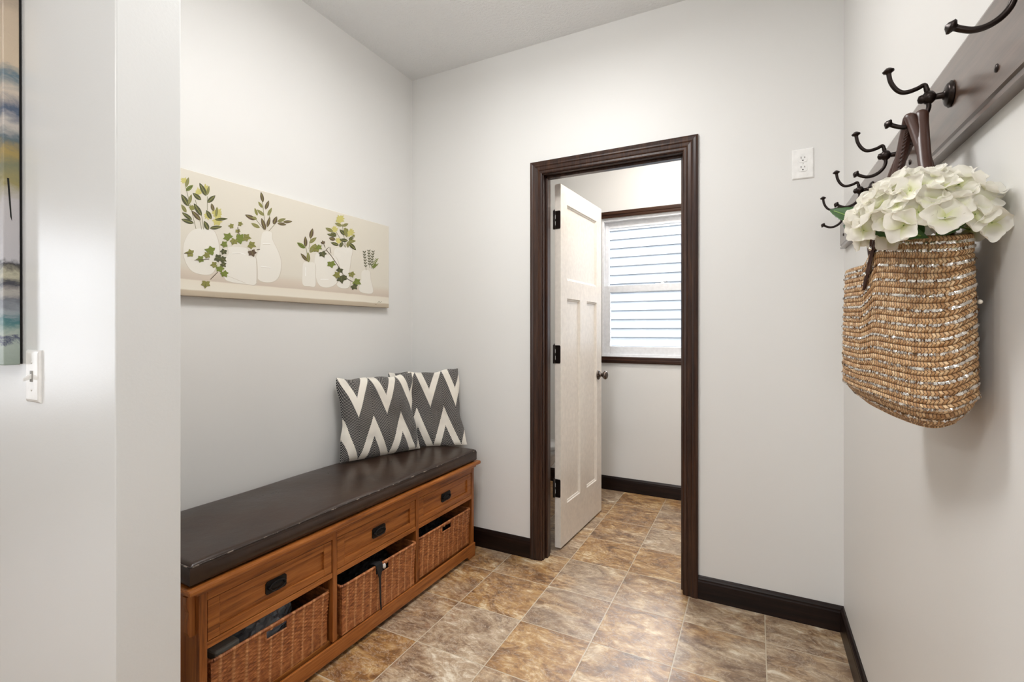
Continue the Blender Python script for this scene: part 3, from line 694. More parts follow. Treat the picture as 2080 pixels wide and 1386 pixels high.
# brackets under the overhanging ends
for y0, sg in ((BY0-.0005, -1), (BY1+.0005, 1)):
    prof = [(0, .492-.0145), (.026, .492-.0145), (.026, .455), (.018, .43), (.022, .405), (.022, .375), (.017, .362), (.008, .36), (0, .36)]
    m = MB()
    for xx in (BXF-.036,):
        m.prism([(xx, y0+sg*a, z-.0005) for a, z in prof], (1, 0, 0), .020)
    bpart(m, 'bracket', M['oak_v'])
    m = MB()
    zz = [(.46, .012), (.44, .016)]
for a, b_ in OP:
    g = .0025; z0, z1 = .3315, .4485; ya, yb = a+g, b_-g
    dr = MB(); xf = BXF-.003
    dr.box((xf-.017, ya, z0), (xf, ya+.034, z1)).box((xf-.017, yb-.034, z0), (xf, yb, z1))
    dr.box((xf-.017, ya+.0342, z1-.026), (xf-.0004, yb-.0342, z1)).box((xf-.017, ya+.0342, z0), (xf-.0004, yb-.0342, z0+.026))
    dr.box((xf-.015, ya+.034, z0+.026), (xf-.008, yb-.034, z1-.026))
    dr.box((BX0+.05, ya+.004, z0+.006), (xf-.018, yb-.004, z0+.012)).box((BX0+.05, ya+.004, z0+.006), (xf-.018, ya+.014, z1-.02)).box((BX0+.05, yb-.014, z0+.006), (xf-.018, yb-.004, z1-.02))
    d = bpart(dr, 'drawer', M['oak'], bevel=.0012)
    yc = (a+b_)/2; zc = .391
    m = MB(); cp = .006
    pp = [(-.038+cp, -.021), (.038-cp, -.021), (.038, -.021+cp), (.038, .021-cp), (.038-cp, .021), (-.038+cp, .021), (-.038, .021-cp), (-.038, -.021+cp)]
    m.prism([(xf-.008, yc+y, zc+z) for y, z in pp], (1, 0, 0), .0035); pl = m.build('pull_plate', M['iron'], d, bevel=.001)
    pl['label'] = 'black iron backplate'
    m = MB()
    m.grid(lambda u, v: (xf-.0042+.006*math.sin(v*PI/2)**.7, yc+.026*cos(2*PI*u)*(1-.0)*cos(v*PI/2), zc-.001+.0125*sin(2*PI*u)*cos(v*PI/2)), 32, 8, closed_u=True)
    m.tube([(xf+.003, yc+.028*cos(th), zc+.0145*sin(th)) for th in [2*PI*i/32 for i in range(33)]], .0021, 8, caps=False)
    for sy in (-.028, .028): m.lathe([(0, .005), (.006, .005), (.009, .003), (.0095, 0)], (xf-.0045, yc+sy, zc), (1, 0, 0), 12)
    m.build('pull_ring', M['iron'], pl)
bench.rotation_euler = (0, 0, ROT)
def onbench(x, y, z):
    """a point given in the bench's own straight frame, turned with the bench"""
    c, s = cos(ROT), sin(ROT); dx, dy = x-BXF, y-YM
    return (BXF + dx*c - dy*s, YM + dx*s + dy*c, z)

# seat cushion
def cushion():
    t = thing('bench_cushion', 'dark brown vinyl cushion on top of the oak bench', 'cushion', onbench(-1.6, YM, ZT1)); t.rotation_euler = (0, 0, ROT)
    x0, x1, y0, y1 = -.225, .237, -.742, .722; zh = .062; z0 = .001; r = .016
    m = MB(); nu, nv = 150, 50
    def shell(sg):
        def fn(u, v):
            x = x0+(x1-x0)*v; y = y0+(y1-y0)*u
            ex = min((x-x0), (x1-x))/r; ey = min((y-y0), (y1-y))/r; e = min(ex, ey)
            k = 1 if e >= 1 else math.sqrt(max(0, 1-(1-e)**2))
            puff = .008*math.sin(PI*v)**.6*math.sin(PI*u)**.35 + .0025*sin(y*13+x*5)*sin(x*17+1)*k
            if sg > 0: return (x, y, z0+zh-r+r*k+puff*k)
            return (x, y, z0+.008-.008*k)
        return fn
    # denser sampling near the border
    def warp(s, n=.06): 
        return s
    def dens(s): return .5-.5*cos(PI*s) if True else s
    f = shell(1); m.grid(lambda u, v: f(dens(u), dens(v)), nu, nv)
    f2 = shell(-1); m.grid(lambda u, v: f2(dens(u), dens(v)), 30, 12, flip=True)
    nn = 60
    def side(p0, p1, out):
        def fn(u, v):
            x = p0[0]+(p1[0]-p0[0])*u; y = p0[1]+(p1[1]-p0[1])*u
            bul = .006*math.sin(PI*v)*(1-abs(2*u-1)**8); return (x+out[0]*bul, y+out[1]*bul, z0+.008+(zh-r-.008)*v)
        m.grid(fn, nn, 8)
    side((x0, y0), (x1, y0), (0, -1)); side((x1, y0), (x1, y1), (1, 0)); side((x1, y1), (x0, y1), (0, 1)); side((x0, y1), (x0, y0), (-1, 0))
    o = m.build('cushion_cover', M['cushion']); o.parent = t
    m = MB(); zt = z0+zh-r*.35; q = .004; pts = []
    def arc(cx, cy, a0):
        return [(cx+.008*cos(a0+PI/2*i/5), cy+.008*sin(a0+PI/2*i/5), zt) for i in range(6)]
    a, b_, c, d = x0+q+.006, x1-q-.006, y0+q+.006, y1-q-.006
    loop = arc(a, c, PI)+[(a+(b_-a)*i/10, c-.008, zt) for i in range(1, 10)]+arc(b_, c, -PI/2)+[(b_+.008, c+(d-c)*i/60, zt) for i in range(1, 60)]+arc(b_, d, 0)+arc(a, d, PI/2)
    m.tube(loop+[loop[0]], .0022, 6, caps=False); o = m.build('seam_piping', M['piping']); o.parent = t; o['label'] = 'worn, scuffed edge seam'
cushion()

# ------------------------------------------------------------------ pillows
def pillow(name, label, BL, BR, TR, TL, bulge, loc, sag=(0, 0)):
    t = MB(); BL, BR, TR, TL = map(Vector, (BL, BR, TR, TL))
    n = (BR-BL).cross(TL-BL).normalized()
    def mid(u, v):
        p = BL*(1-u)*(1-v)+BR*u*(1-v)+TR*u*v+TL*(1-u)*v
        c = (BL+BR+TR+TL)/4
        # sides pull in between the corners
        pu = .035*math.sin(PI*v)*(2*u-1)**3; pv = .028*math.sin(PI*u)*(2*v-1)**3
        wv = (TL-BL)*(.010*sin(11*u+3+sag[0])+.006*sin(23*u+1+sag[1]))*v**6 + (BR-BL)*(.010*sin(9*v+sag[1])+.005*sin(21*v+2+sag[0]))*((2*u-1)**5)
        return p - (BR-BL)*pu - (TL-BL)*max(pv, 0 if v < .5 else pv) + wv
    def th(u, v):
        e = (max(0, 1-(2*u-1)**4)*max(0, 1-(2*v-1)**4))**.55
        wr = .007*sin(9*u+4*v)*sin(7*v+3*u+sag[0]) * e + .003*sin(23*u*(1-v)+sag[1])*e*(1-e)*3
        return bulge*e + wr
    N = 46
    t.grid(lambda u, v: mid(u, v)+n*th(u, v), N, N); t.grid(lambda u, v: mid(u, v)-n*th(u, v)*.8, N, N, flip=True)
    o = t.build(name, M['pillow'], origin=loc); tag(o, label, 'pillow', 'chevron pillows on the bench'); return o
ZS = ZT1 + .073
pillow('throw_pillow', 'front black and cream chevron pillow, leaning against left wall on the bench', (-1.772, 1.672, ZS), (-1.612, 2.076, ZS), (-1.676, 2.085, .988), (-1.835, 1.705, .984), .046, (-1.72, 1.87, ZS))
pillow('throw_pillow', 'rear chevron pillow set across the wall corner, partly behind the other one', (-1.765, 2.015, ZS), (-1.432, 2.262, ZS), (-1.520, 2.312, 1.000), (-1.832, 2.070, .985), .026, (-1.62, 2.16, ZS), (1.3, .8))

# ------------------------------------------------------------------ baskets
def basket_meshes():
    """one basket in its own frame: x = depth (front at 0, back at -.40), y = width, z from 0"""
    W, H, D = .425, .186, .40; out = {}
    hole = (-.040, .040, .150, .176)
    m = MB(); su, sv = .0137, .0062
    def disp(a, z):
        row = math.floor(z/sv); w = abs(math.sin(PI*z/sv)); col = math.cos(PI*a/su + PI*row)
        rib = abs(math.sin(PI*(a-.2125)/.041))**16
        return .0016*w*(.35+.65*col) + .0026*rib + random.uniform(-.0003, .0003)
    def wall(o, ud, nd, w, fine, hole=None):
        nu = int(w/.0038) if fine else 16; nv = int(H/.0016) if fine else 8
        o = Vector(o); ud = Vector(ud); nd = Vector(nd); vs = []; fs = []
        for j in range(nv+1):
            for i in range(nu+1):
                a = w*i/nu; z = H*j/nv; taper = (1-j/nv)*.012
                sq = a + (w/2-a)/(w/2)*taper
                vs.append(o + ud*sq + Vector((0, 0, z)) - nd*taper*.8 + nd*(disp(a, z) if fine else 0))
        for j in range(nv):
            for i in range(nu):
                a = w*(i+.5)/nu - w/2; z = H*(j+.5)/nv
                if hole and hole[0] < a < hole[1] and hole[2] < z < hole[3]: continue
                k = j*(nu+1)+i; fs.append((k, k+1, k+nu+2, k+nu+1))
        m.add(vs, fs, 0, True)
        # dark lined inside
        ins = [o - nd*.006 + ud*.004, o - nd*.006 + ud*(w-.004)]
        if not hole:
            m.add([ins[0], ins[1], ins[1]+Vector((0,0,H)), ins[0]+Vector((0,0,H))], [(3,2,1,0)], 0)
        else:
            c = o + ud*(w/2) - nd*.006
            for a0, a1, q0, q1 in ((-w/2+.004, hole[0], 0, H), (hole[1], w/2-.004, 0, H), (hole[0], hole[1], 0, hole[2]), (hole[0], hole[1], hole[3], H)):
                m.add([c+ud*a0+Vector((0,0,q0)), c+ud*a1+Vector((0,0,q0)), c+ud*a1+Vector((0,0,q1)), c+ud*a0+Vector((0,0,q1))], [(3,2,1,0)], 0)
    wall((0, -W/2, 0), (0, 1, 0), (1, 0, 0), W, True, hole)
    wall((-D, -W/2, 0), (1, 0, 0), (0, -1, 0), D, True)
    wall((-D, W/2, 0), (0, -1, 0), (-1, 0, 0), W, False)
    wall((0, W/2, 0), (-1, 0, 0), (0, 1, 0), D, False)
    m.box((-D+.012, -W/2+.012, .0005), (-.012, W/2-.012, .004)); out['body'] = m
    r = MB(); rd = .0055; z = H+.001
    def wrapped(pts, rad):
        # a cord wrapped with cane: radius ripples along its length
        P = []; R = []
        for i in range(len(pts)-1):
            a, b_ = Vector(pts[i]), Vector(pts[i+1]); L = (b_-a).length; k = max(2, int(L/.0022))
            for s in range(k): P.append(a.lerp(b_, s/k)); R.append(rad*(1+.16*math.sin(s*PI*.66+i)))
        P.append(Vector(pts[-1])); R.append(rad); return P, R
    c = .008
    loop = [(0, -W/2+c, z), (0, W/2-c, z), (-c, W/2, z), (-D+c, W/2, z), (-D, W/2-c, z), (-D, -W/2+c, z), (-D+c, -W/2, z), (-c, -W/2, z), (0, -W/2+c, z)]
    P, R = wrapped(loop, rd); r.tube(P, R, 8, caps=False); out['rim'] = r
    h = MB(); y0, y1, z0, z1 = hole; x = -.001
    P, R = wrapped([(x, y0, z1+.004), (x, y0, z0), (x, y1, z0), (x, y1, z1+.004)], .0035); h.tube(P, R, 8); out['hand'] = h
    f = MB(); P, R = wrapped([(-.010, -W/2+.014, .004), (-.010, W/2-.014, .004)], .004); f.tube(P, R, 8); out['foot'] = f
    return out
bm_ = basket_meshes()
BL_ = ['wicker basket in near bench cubby, holding crumpled plastic', 'wicker basket in middle bench cubby, black strap hanging over its front', 'wicker basket in far bench cubby, pushed in nearest the door']
BLOC = [onbench(BXF-.014, (OP[0][0]+OP[0][1])/2+.006, .0725), onbench(BXF+.006, (OP[1][0]+OP[1][1])/2+.004, .0735), onbench(BXF-.006, (OP[2][0]+OP[2][1])/2+.002, .0725)]
proto = thing('wicker_basket', BL_[0], 'basket', (0, 0, 0), 'wicker baskets in the bench cubbies')
for nm, key in (('basket_body', 'body'), ('rim', 'rim'), ('hand_hole_edge', 'hand'), ('bottom_edge', 'foot')): bm_[key].build(nm, M['wicker'], proto)
parts = list(proto.children)
for i in range(3):
    if i == 0: o = proto
    else:
        o = proto.copy(); COL.objects.link(o)
        for c in parts:
            d = c.copy(); COL.objects.link(d); d.parent = o
    o.location = BLOC[i]; o.rotation_euler = (0, math.radians([0, 0, 0][i]), ROT + math.radians([0, -.3, 0][i])); o['label'] = BL_[i]

def at_basket(i, x, y, z):
    b0 = Vector(BLOC[i]); return (b0.x+x*cos(ROT)-y*sin(ROT), b0.y+x*sin(ROT)+y*cos(ROT), b0.z+z)
# contents
def mat_plastic():
    t = NT('clear_plastic_film'); t.b.inputs['Alpha'].default_value = .55
    return t.set(color=lin((150, 158, 168)), rough=.16, spec=.8)
def crumple(name, label, cat, i, c, r, mat, seed, nz=18, col=None):
    random.seed(seed); ph = [random.uniform(0, 6.3) for _ in range(9)]; m = MB()
    def fn(u, v):
        th = 2*PI*u; a = PI*v; n = Vector((sin(a)*cos(th), sin(a)*sin(th), -cos(a)))
        k = 1 + .16*abs(sin(3*th+ph[0]+4*a)) + .13*abs(sin(5*a+ph[1]+2*th)) - .1*abs(sin(7*th+ph[2]-3*a)) + .07*abs(sin(11*a+ph[3]+5*th))
        return Vector(at_basket(i, *c)) + Vector((n.x*r[0], n.y*r[1], n.z*r[2]))*k*.85
    m.grid(fn, 46, 30, closed_u=True, smooth=False)
    o = m.build(name, mat, origin=at_basket(i, *c)); tag(o, label, cat); return o
crumple('plastic_bag', 'crumpled clear grey plastic bag in the near wicker basket', 'plastic bag', 0, (-.10, .015, .108), (.085, .115, .108), mat_plastic(), 3)
m = MB().box(at_basket(0, -.34, -.19, .02), at_basket(0, -.03, -.105, .188))
o = m.build('storage_box', M['grey_card'], origin=at_basket(0, -.18, -.15, .02), bevel=.006); tag(o, 'plain grey box standing at near end of the near basket', 'box')
crumple('knit_hat', 'dark knitted bundle heaped in the middle basket', 'cloth bundle', 1, (-.15, .03, .09), (.11, .16, .085), M['black_cloth'], 5)
crumple('dark_scarf', 'dark scarf folded in the far basket, just showing over the rim', 'scarf', 2, (-.15, -.02, .09), (.11, .17, .085), M['black_cloth'], 8)
# strap over the middle basket
st = thing('bag_strap', 'black strap hanging over the front of the middle basket', 'strap', at_basket(1, .004, -.02, .19))
m = MB(); ribbon = [(-.05, .172), (-.03, .192), (-.008, .1965), (.006, .194), (.0085, .18), (.0075, .14), (.0065, .09), (.0055, .04), (.0065, .002)]
wd = [.014, .016, .017, .018, .017, .0055, .004, .0035, .003]
vs = []; fs = []
for (x, z), w in zip(ribbon, wd):
    yo = -.026 + (.19-z)*.06
    vs += [at_basket(1, x, yo-w, z), at_basket(1, x, yo+w, z), at_basket(1, x+.0022, yo+w, z+.0012), at_basket(1, x+.0022, yo-w, z+.0012)]
for k_ in range(len(wd)-1):
    for q in range(4): fs.append((k_*4+q, k_*4+(q+1) % 4, k_*4+4+(q+1) % 4, k_*4+4+q))
fs += [(0, 3, 2, 1), tuple(len(vs)-4+q for q in range(4))]
m.add(vs, fs); m.build('webbing', M['black_cloth'], st)
m = MB().lathe([(0, 0), (.001, .009), (.006, .0125), (.012, .009), (.014, 0)], at_basket(1, -.0035, .004, .172), (.6, .3, .2), 14); m.build('buckle', plain('pale_plastic', (210, 206, 200), .3), st)

# ------------------------------------------------------------------ coat rail
RX = .300
rail = thing('coat_rail', 'long dark stained board with bronze hooks on right wall', 'coat rack', (XR, 1.4, 1.62))
RP = [(0, 0), (.0185, .0), (.0185, .006), (.0155, .009), (.0155, .0115), (.019, .0145), (.019, .142), (.016, .149), (0, .150)]
m = MB(); vs = []; kk = len(RP)
for y in (.34, 2.285):
    for a, h in RP: vs.append((XR-a, y, 1.542+h))
m.add(vs, [(j, (j+1) % kk, (j+1) % kk+kk, j+kk) for j in range(kk)] + [tuple(range(kk))[::-1], tuple(range(kk, 2*kk))]); m.build('rail_board', M['rail_wood'], rail)
def smooth_path(pts, k=5):
    out = []; n = len(pts)
    for i in range(n-1):
        p0, p1, p2, p3 = pts[max(i-1, 0)], pts[i], pts[i+1], pts[min(i+2, n-1)]
        for s in range(k):
            t = s/k; out.append(tuple(.5*((2*p1[a]) + (-p0[a]+p2[a])*t + (2*p0[a]-5*p1[a]+4*p2[a]-p3[a])*t*t + (-p0[a]+3*p1[a]-3*p2[a]+p3[a])*t**3) for a in range(len(p1))))
    out.append(tuple(pts[-1])); return out
ZH = 1.626
def hook(y):
    h = bpy.data.objects.new('coat_hook', None); COL.objects.link(h); h.parent = rail; h.location = Vector((RX, y, ZH)) - Vector(rail.location)
    return h
def hook_parts():
    p = {}
    m = MB(); m.lathe([(0, 0), (0, .021), (.002, .022), (.004, .019), (.0055, .019), (.0075, .016), (.009, .009), (.012, .0055), (.022, .005)], (0, 0, 0), (-1, 0, 0), 28); p['rose'] = m
    m = MB()
    m.lathe([(-.011, 0), (-.010, .005), (-.006, .009), (0, .011), (.006, .009), (.010, .006), (.012, 0)], (-.030, 0, 0), (0, 0, 1), 20)
    m.lathe([(0, .007), (.004, .0075), (.008, .006), (.010, .0)], (-.036, 0, -.001), (-1, 0, 0), 16)
    p['boss'] = m
    up = smooth_path([(-.031, .006), (-.033, .016), (-.036, .0235), (-.0455, .0195), (-.058, .0165), (-.068, .018), (-.077, .027), (-.0835, .041), (-.086, .056)])
    m = MB(); m.tube([(x, 0, z) for x, z in up], [.0042]*6+[.0038]*(len(up)-6), 12); 
    tip = Vector((-.086, 0, .056)); d = Vector((-.12, 0, 1)).normalized()
    m.lathe([(-.002, .0038), (0, .0045), (.002, .0085), (.0045, .0095), (.006, .0075), (.009, .004), (.0105, 0)], tip, d, 8)
    p['upper'] = m
    lo = smooth_path([(-.031, -.005), (-.030, -.016), (-.034, -.028), (-.043, -.038), (-.055, -.044), (-.067, -.0445), (-.077, -.0405), (-.083, -.037)])
    m = MB(); m.tube([(x, 0, z) for x, z in lo], .0038, 12)
    tip = Vector((-.083, 0, -.037)); d = Vector((-.85, 0, .45)).normalized()
    m.lathe([(-.002, .0038), (0, .0045), (.002, .008), (.0045, .009), (.006, .007), (.009, .004), (.0105, 0)], tip, d, 8)
    p['lower'] = m
    return p
HY = [.765, 1.075, 1.385, 1.695, 2.005]
hp = hook_parts(); h0 = hook(HY[0]); kids = []
for nm, key in (('rose_plate', 'rose'), ('boss', 'boss'), ('upper_prong', 'upper'), ('lower_prong', 'lower')):
    o = hp[key].build(nm, M['bronze']); o.parent = h0; kids.append(o)
for y in HY[1:]:
    h = hook(y)
    for c in kids:
        d = c.copy(); COL.objects.link(d); d.parent = h
for y in (.9, 1.32, 2.2): MB().lathe([(0, .006), (.0015, .0055), (.0025, 0)], (RX, y, 1.585), (-1, 0, 0), 12).build('screw_cap', M['bronze'], rail)

# ------------------------------------------------------------------ straw bag
bag = thing('straw_tote', 'braided straw tote with silver sequins hanging from second hook', 'bag', (.24, 1.08, 1.06))
NR = 27
def quad(h):
    L = lambda a, b_: (a[0]+(b_[0]-a[0])*h, a[1]+(b_[1]-a[1])*h)
    return L((.246, .925), (.254, .922)), L((.312, .955), (.296, .938)), L((.296, 1.315), (.290, 1.30)), L((.152, 1.282), (.155, 1.270))
def _arc():
    # equal steps along the oval outline, so the plaits keep one width
    T = [2*PI*i/4000 for i in range(4001)]
    P = [(.36*math.copysign(abs(cos(t))**(2/3.6), cos(t)), .10*math.copysign(abs(sin(t))**(2/3.6), sin(t))) for t in T]
    L = [0]
    for a, b_ in zip(P, P[1:]): L.append(L[-1]+math.hypot(b_[0]-a[0], b_[1]-a[1]))
    out = []; j = 0
    for i in range(721):
        g_ = L[-1]*i/720
        while j < 3999 and L[j+1] < g_: j += 1
        f = (g_-L[j])/max(1e-9, L[j+1]-L[j]); out.append(T[j]+(T[1])*min(1, f))
    return out
ARC = _arc()
def bag_pt(u, h, outset=0.0):
    """u around from near-front corner over the room-side face; h 0 bottom .. 1 rim"""
    n = 3.6; k = (u % 1)*720; i0 = int(k); th = ARC[i0] + (ARC[min(720, i0+1)]-ARC[i0])*(k-i0)
    cx, cy = cos(th), sin(th)
    ex = math.copysign(abs(cx)**(2/n), cx); ey = math.copysign(abs(cy)**(2/n), cy)
    # bottom rounds in
    hb = min(1, h/.13); shr = 1 - .26*(1-hb)**2.2
    # middle swells a little, rim narrows
    sw = 1 + .05*sin(PI*h)
    ex2, ey2 = ex*shr*(.985+.015*sw), ey*(shr**1.6)*sw
    A, B, C, D = quad(h)                       # near-front, near-back, far-back, far-front
    s = (ex2+1)/2; t = (ey2+1)/2               # s: near 0 -> far 1 ; t: back 0 -> front 1
    x = (B[0]*(1-s)+C[0]*s)*(1-t) + (A[0]*(1-s)+D[0]*s)*t
    y = (B[1]*(1-s)+C[1]*s)*(1-t) + (A[1]*(1-s)+D[1]*s)*t
    lift = (1-t)*max(0, 1-s*2.2)
    zb_ = 1.058 + .030*max(0, s-.15)**1.3 + .012*(1-t) + .022*lift
    pk = (.012 + .034*min(1, s/.48))*(1 if s < .52 else max(0, 1-((s-.52)/.13))**1.3)
    zt = 1.348 + pk*(h**.9)
    zt += .004*lift
    z = zb_ + (zt-zb_)*(h if h > .13 else .13*(1-(1-h/.13)**1.25*.98 if h < .13 else 1))
    if h <= .13: z = zb_ + (zt-zb_)*(.13*(1-(1-hb)**1.6))
    z += .016*lift*math.sin(PI*min(1, h*1.02))
    return Vector((x, y, z))
def bag_surface(u, h):
    p = bag_pt(u, h); e = 1e-3
    du = bag_pt((u+e) % 1, h)-bag_pt((u-e) % 1, h); dh = bag_pt(u, min(1, h+e))-bag_pt(u, max(0, h-e))
    n = du.cross(dh)
    if n.length < 1e-12: n = Vector((0, 0, -1))
    n.normalize(); c = Vector((.235, 1.11, p.z))
    if n.dot(p-c) < 0: n = -n
    return p, n
m = MB(); NU, NV = 176, NR*6
def bag_fn(u, v):
    p, n = bag_surface(u % 1, v); fr = (v*NR) % 1
    q = p + n*(.0024*math.sqrt(max(0, 1-(2*fr-1)**2)) if 0 < v < 1 else 0)
    q.x = min(q.x, XR-.003); return q
vs = []; uvs = []; W_ = NU+1
for j in range(NV+1):
    for i in range(NU+1): vs.append(bag_fn(i/NU, j/NV)); uvs.append((i/NU, j/NV))
m.add(vs, [(j*W_+i, j*W_+i+1, (j+1)*W_+i+1, (j+1)*W_+i) for j in range(NV) for i in range(NU)], 0, True, uvs)
c = len(m.v); m.add([bag_fn(i/NU, 0) for i in range(NU)], [tuple(range(NU))], 0, True, [(i/NU, .01) for i in range(NU)])
body = m.build('bag_body', M['braid'], bag); so = body.modifiers.new('solid', 'SOLIDIFY'); so.thickness = .003; so.offset = -1
# sequin strands along the seams
m = MB(); rnd = random.Random(4)
for r_ in range(1, NR):
    if r_ % 2 == 0 and r_ < NR-1: continue
    h = r_/NR; n_ = 235
    for i in range(n_):
        u = (i+.3*rnd.random())/n_
        if rnd.random() < .10: continue
        p, nrm = bag_surface(u, h); p = p + nrm*.0030
        if p.x > XR-.006: continue
        tz = Vector((rnd.gauss(0, .28), rnd.gauss(0, .28), rnd.gauss(0, .28))); nn = (nrm+tz).normalized()
        a = nn.orthogonal().normalized(); b_ = nn.cross(a); R = .0027
        m.add([p+nn*.0004]+[p+(a*cos(PI/3*k_)+b_*sin(PI/3*k_))*R for k_ in range(6)], [(0, 1+k_, 1+(k_+1) % 6) for k_ in range(6)])
sq = m.build('sequin_strands', M['sequin'], bag); tag(sq, 'silver sequin strands', kind='stuff')
# leather straps
def strap(pts, r=.0088):
    sp = smooth_path([tuple(p) for p in pts], 10); m = MB(); m.tube(sp, r, 12)
    # laced seam along the inside
    for i in range(2, len(sp)-2):
        p = Vector(sp[i]); t = (Vector(sp[i+1])-Vector(sp[i-1])).normalized(); s_ = t.cross(Vector((1, 0, 0))).normalized()
        side = -1 if True else 1
        q = p + s_*side*r*.93; m.tube([q - t*.004 - Vector((.003, 0, 0)), q + t*.001, q + t*.004 + Vector((.003, 0, 0))], .0016, 5)
    return m
hk = 1.075; ZA = ZH-.0445
strap([(.205, 1.118, 1.372), (.214, 1.110, 1.42), (.231, 1.092, 1.51), (.241, 1.084, 1.575), (.2435, hk, ZA+.0145), (.248, 1.066, 1.575), (.258, 1.036, 1.50), (.268, 1.00, 1.41), (.272, .985, 1.362)], .0088).build('strap', M['leather'], bag)
strap([(.222, 1.205, 1.335), (.210, 1.180, 1.41), (.231, 1.120, 1.51), (.252, 1.086, 1.575), (.2600, hk, ZA+.0165), (.2585, 1.064, 1.572), (.2535, 1.024, 1.49), (.2575, .982, 1.41), (.262, .958, 1.362)], .0096).build('strap', M['leather'], bag)
# riveted leather tab on the face
m = MB(); tp = [(0, .94), (.01, .90), (.03, .85), (.05, .80), (.075, .745)]
tabw = [.012, .017, .012, .015, .002]
pts = []
for (k_, h), w in zip([(0, .985), (.25, .945), (.5, .90), (.75, .86), (1, .785)], tabw):
    s_u = .250 - .042*k_
    p, nn = bag_surface(s_u, h); q, _ = bag_surface(s_u-.01, h)
    t = (q-p).normalized(); pts.append((p+nn*.0055, t, w, nn))
vs = []; fs = []
for p, t, w, nn in pts:
    vs += [p-t*w, p+nn*.004, p+t*w, p-nn*.003]
for k_ in range(len(pts)-1):
    for q in range(4): fs.append((k_*4+q, k_*4+(q+1) % 4, k_*4+4+(q+1) % 4, k_*4+4+q))
fs += [(0, 3, 2, 1), tuple(len(vs)-4+q for q in range(4))]
m.add(vs, fs); tb = m.build('leather_tab', M['leather'], bag, bevel=.001)
for k_ in (1, 3):
    p, t, w, nn = pts[k_]; MB().lathe([(0, .004), (.002, .0038), (.0035, 0)], p+nn*.0035, nn, 12).build('rivet', M['sequin'], tb)
m = MB().lathe([(0, 0), (.0005, .0035), (.0025, .0035), (.003, 0)], (.300, .955, 1.262), (-.6, -.7, .2), 12); m.build('bead', plain('cream_bead', (236, 226, 208), .3), bag)

# ------------------------------------------------------------------ hydrangea in the bag
hyd = thing('hydrangea_bunch', 'white artificial hydrangea head with green leaves in the straw tote', 'flowers', (.225, .975, 1.37))
def floret_mesh(seed):
    rg = random.Random(seed); m = MB()
    for k in range(4):
        a0 = PI/2*k + rg.uniform(-.14, .14); L = .0285*rg.uniform(.9, 1.1); cup = rg.uniform(.15, .75); tw = rg.uniform(-.3, .3)
        def fn(u, v):
            r = L*v; w = L*1.16*math.sin(PI*min(1, .09+.74*v**.9))**.8
            x = (u-.5)*w; rr = r - .34*L*v*v*(2*u-1)**2
            z = L*cup*(v**1.6)*.6 + .25*L*cup*(2*u-1)**2*v + .05*L*sin(7*u+seed+k)*v + tw*x*v
            return (rr*cos(a0)-x*sin(a0), rr*sin(a0)+x*cos(a0), z+.0006*k)
        m.grid(fn, 6, 7)
    m.lathe([(-.012, .0008), (-.001, .0010), (.0005, .0015), (.0015, .0014), (.002, 0)], (0, 0, 0), (0, 0, 1), 8, 1)
    me = m.build('floret', [M['petal'], M['stem_green']]); return me
variants = [floret_mesh(i) for i in range(5)]
for v in variants: v.parent = hyd
rg = random.Random(12)
fc = Vector((.226, .966, 1.398)); e1 = Vector((.75, -.66, 0)).normalized(); e2 = Vector((.66, .75, 0)).normalized(); e3 = Vector((0, 0, 1))
N_F = 60; used = 0
for i in range(N_F):
    zc_ = 1 - 1.32*(i+.5)/N_F; th = i*2.39996; rr = math.sqrt(max(0, 1-zc_*zc_))
    d = Vector((rr*cos(th), rr*sin(th), zc_)); j = rg.uniform(.86, 1.06)
    p = fc + e1*(d.x*.084*j + .006) + e2*(d.y*.060*j) + e3*(d.z*.066*j - .012*max(0, d.x))
    n = (e1*d.x/.9 + e2*d.y/.6 + e3*d.z/.65 + e3*.25 - e2*.2).normalized()
    n = (n + Vector((rg.gauss(0, .22), rg.gauss(0, .22), rg.gauss(0, .22)))).normalized()
    if p.x > XR-.022: p.x = XR-.022 - rg.uniform(0, .01); n = (n + Vector((-.7, -.3, 0))).normalized()
    src = variants[i % 5]
    if i < 5: o = src
    else: o = src.copy(); COL.objects.link(o); o.parent = hyd
    q = n.to_track_quat('Z', 'Y'); q = q @ Matrix.Rotation(rg.uniform(0, 6.28), 3, 'Z').to_quaternion()
    o.rotation_mode = 'QUATERNION'; o.rotation_quaternion = q; o.location = p - Vector(hyd.location); s_ = rg.uniform(.82, 1.1); o.scale = (s_, s_, s_)
def leafmesh(base, tip, width, droop, nrm):
    m = MB(); b0, t0 = Vector(base), Vector(tip); ax = t0-b0; nn = Vector(nrm).normalized(); sd = ax.cross(nn).normalized(); nn = sd.cross(ax).normalized()
    def fn(u, v):
        w = width*math.sin(PI*min(1, v**.8))**.85*(1+.05*sin(v*60)*(abs(2*u-1)))
        x = (u-.5)*w; return b0+ax*v+sd*x+nn*(-abs(2*u-1)*-.18*w + droop*math.sin(PI*v)*.3) + Vector((0, 0, -droop*v*v))
    m.grid(fn, 8, 18); m.tube([tuple(fn(.5, i/10)+nn*.0006) for i in range(10)], .0009, 5, 1)
    return m
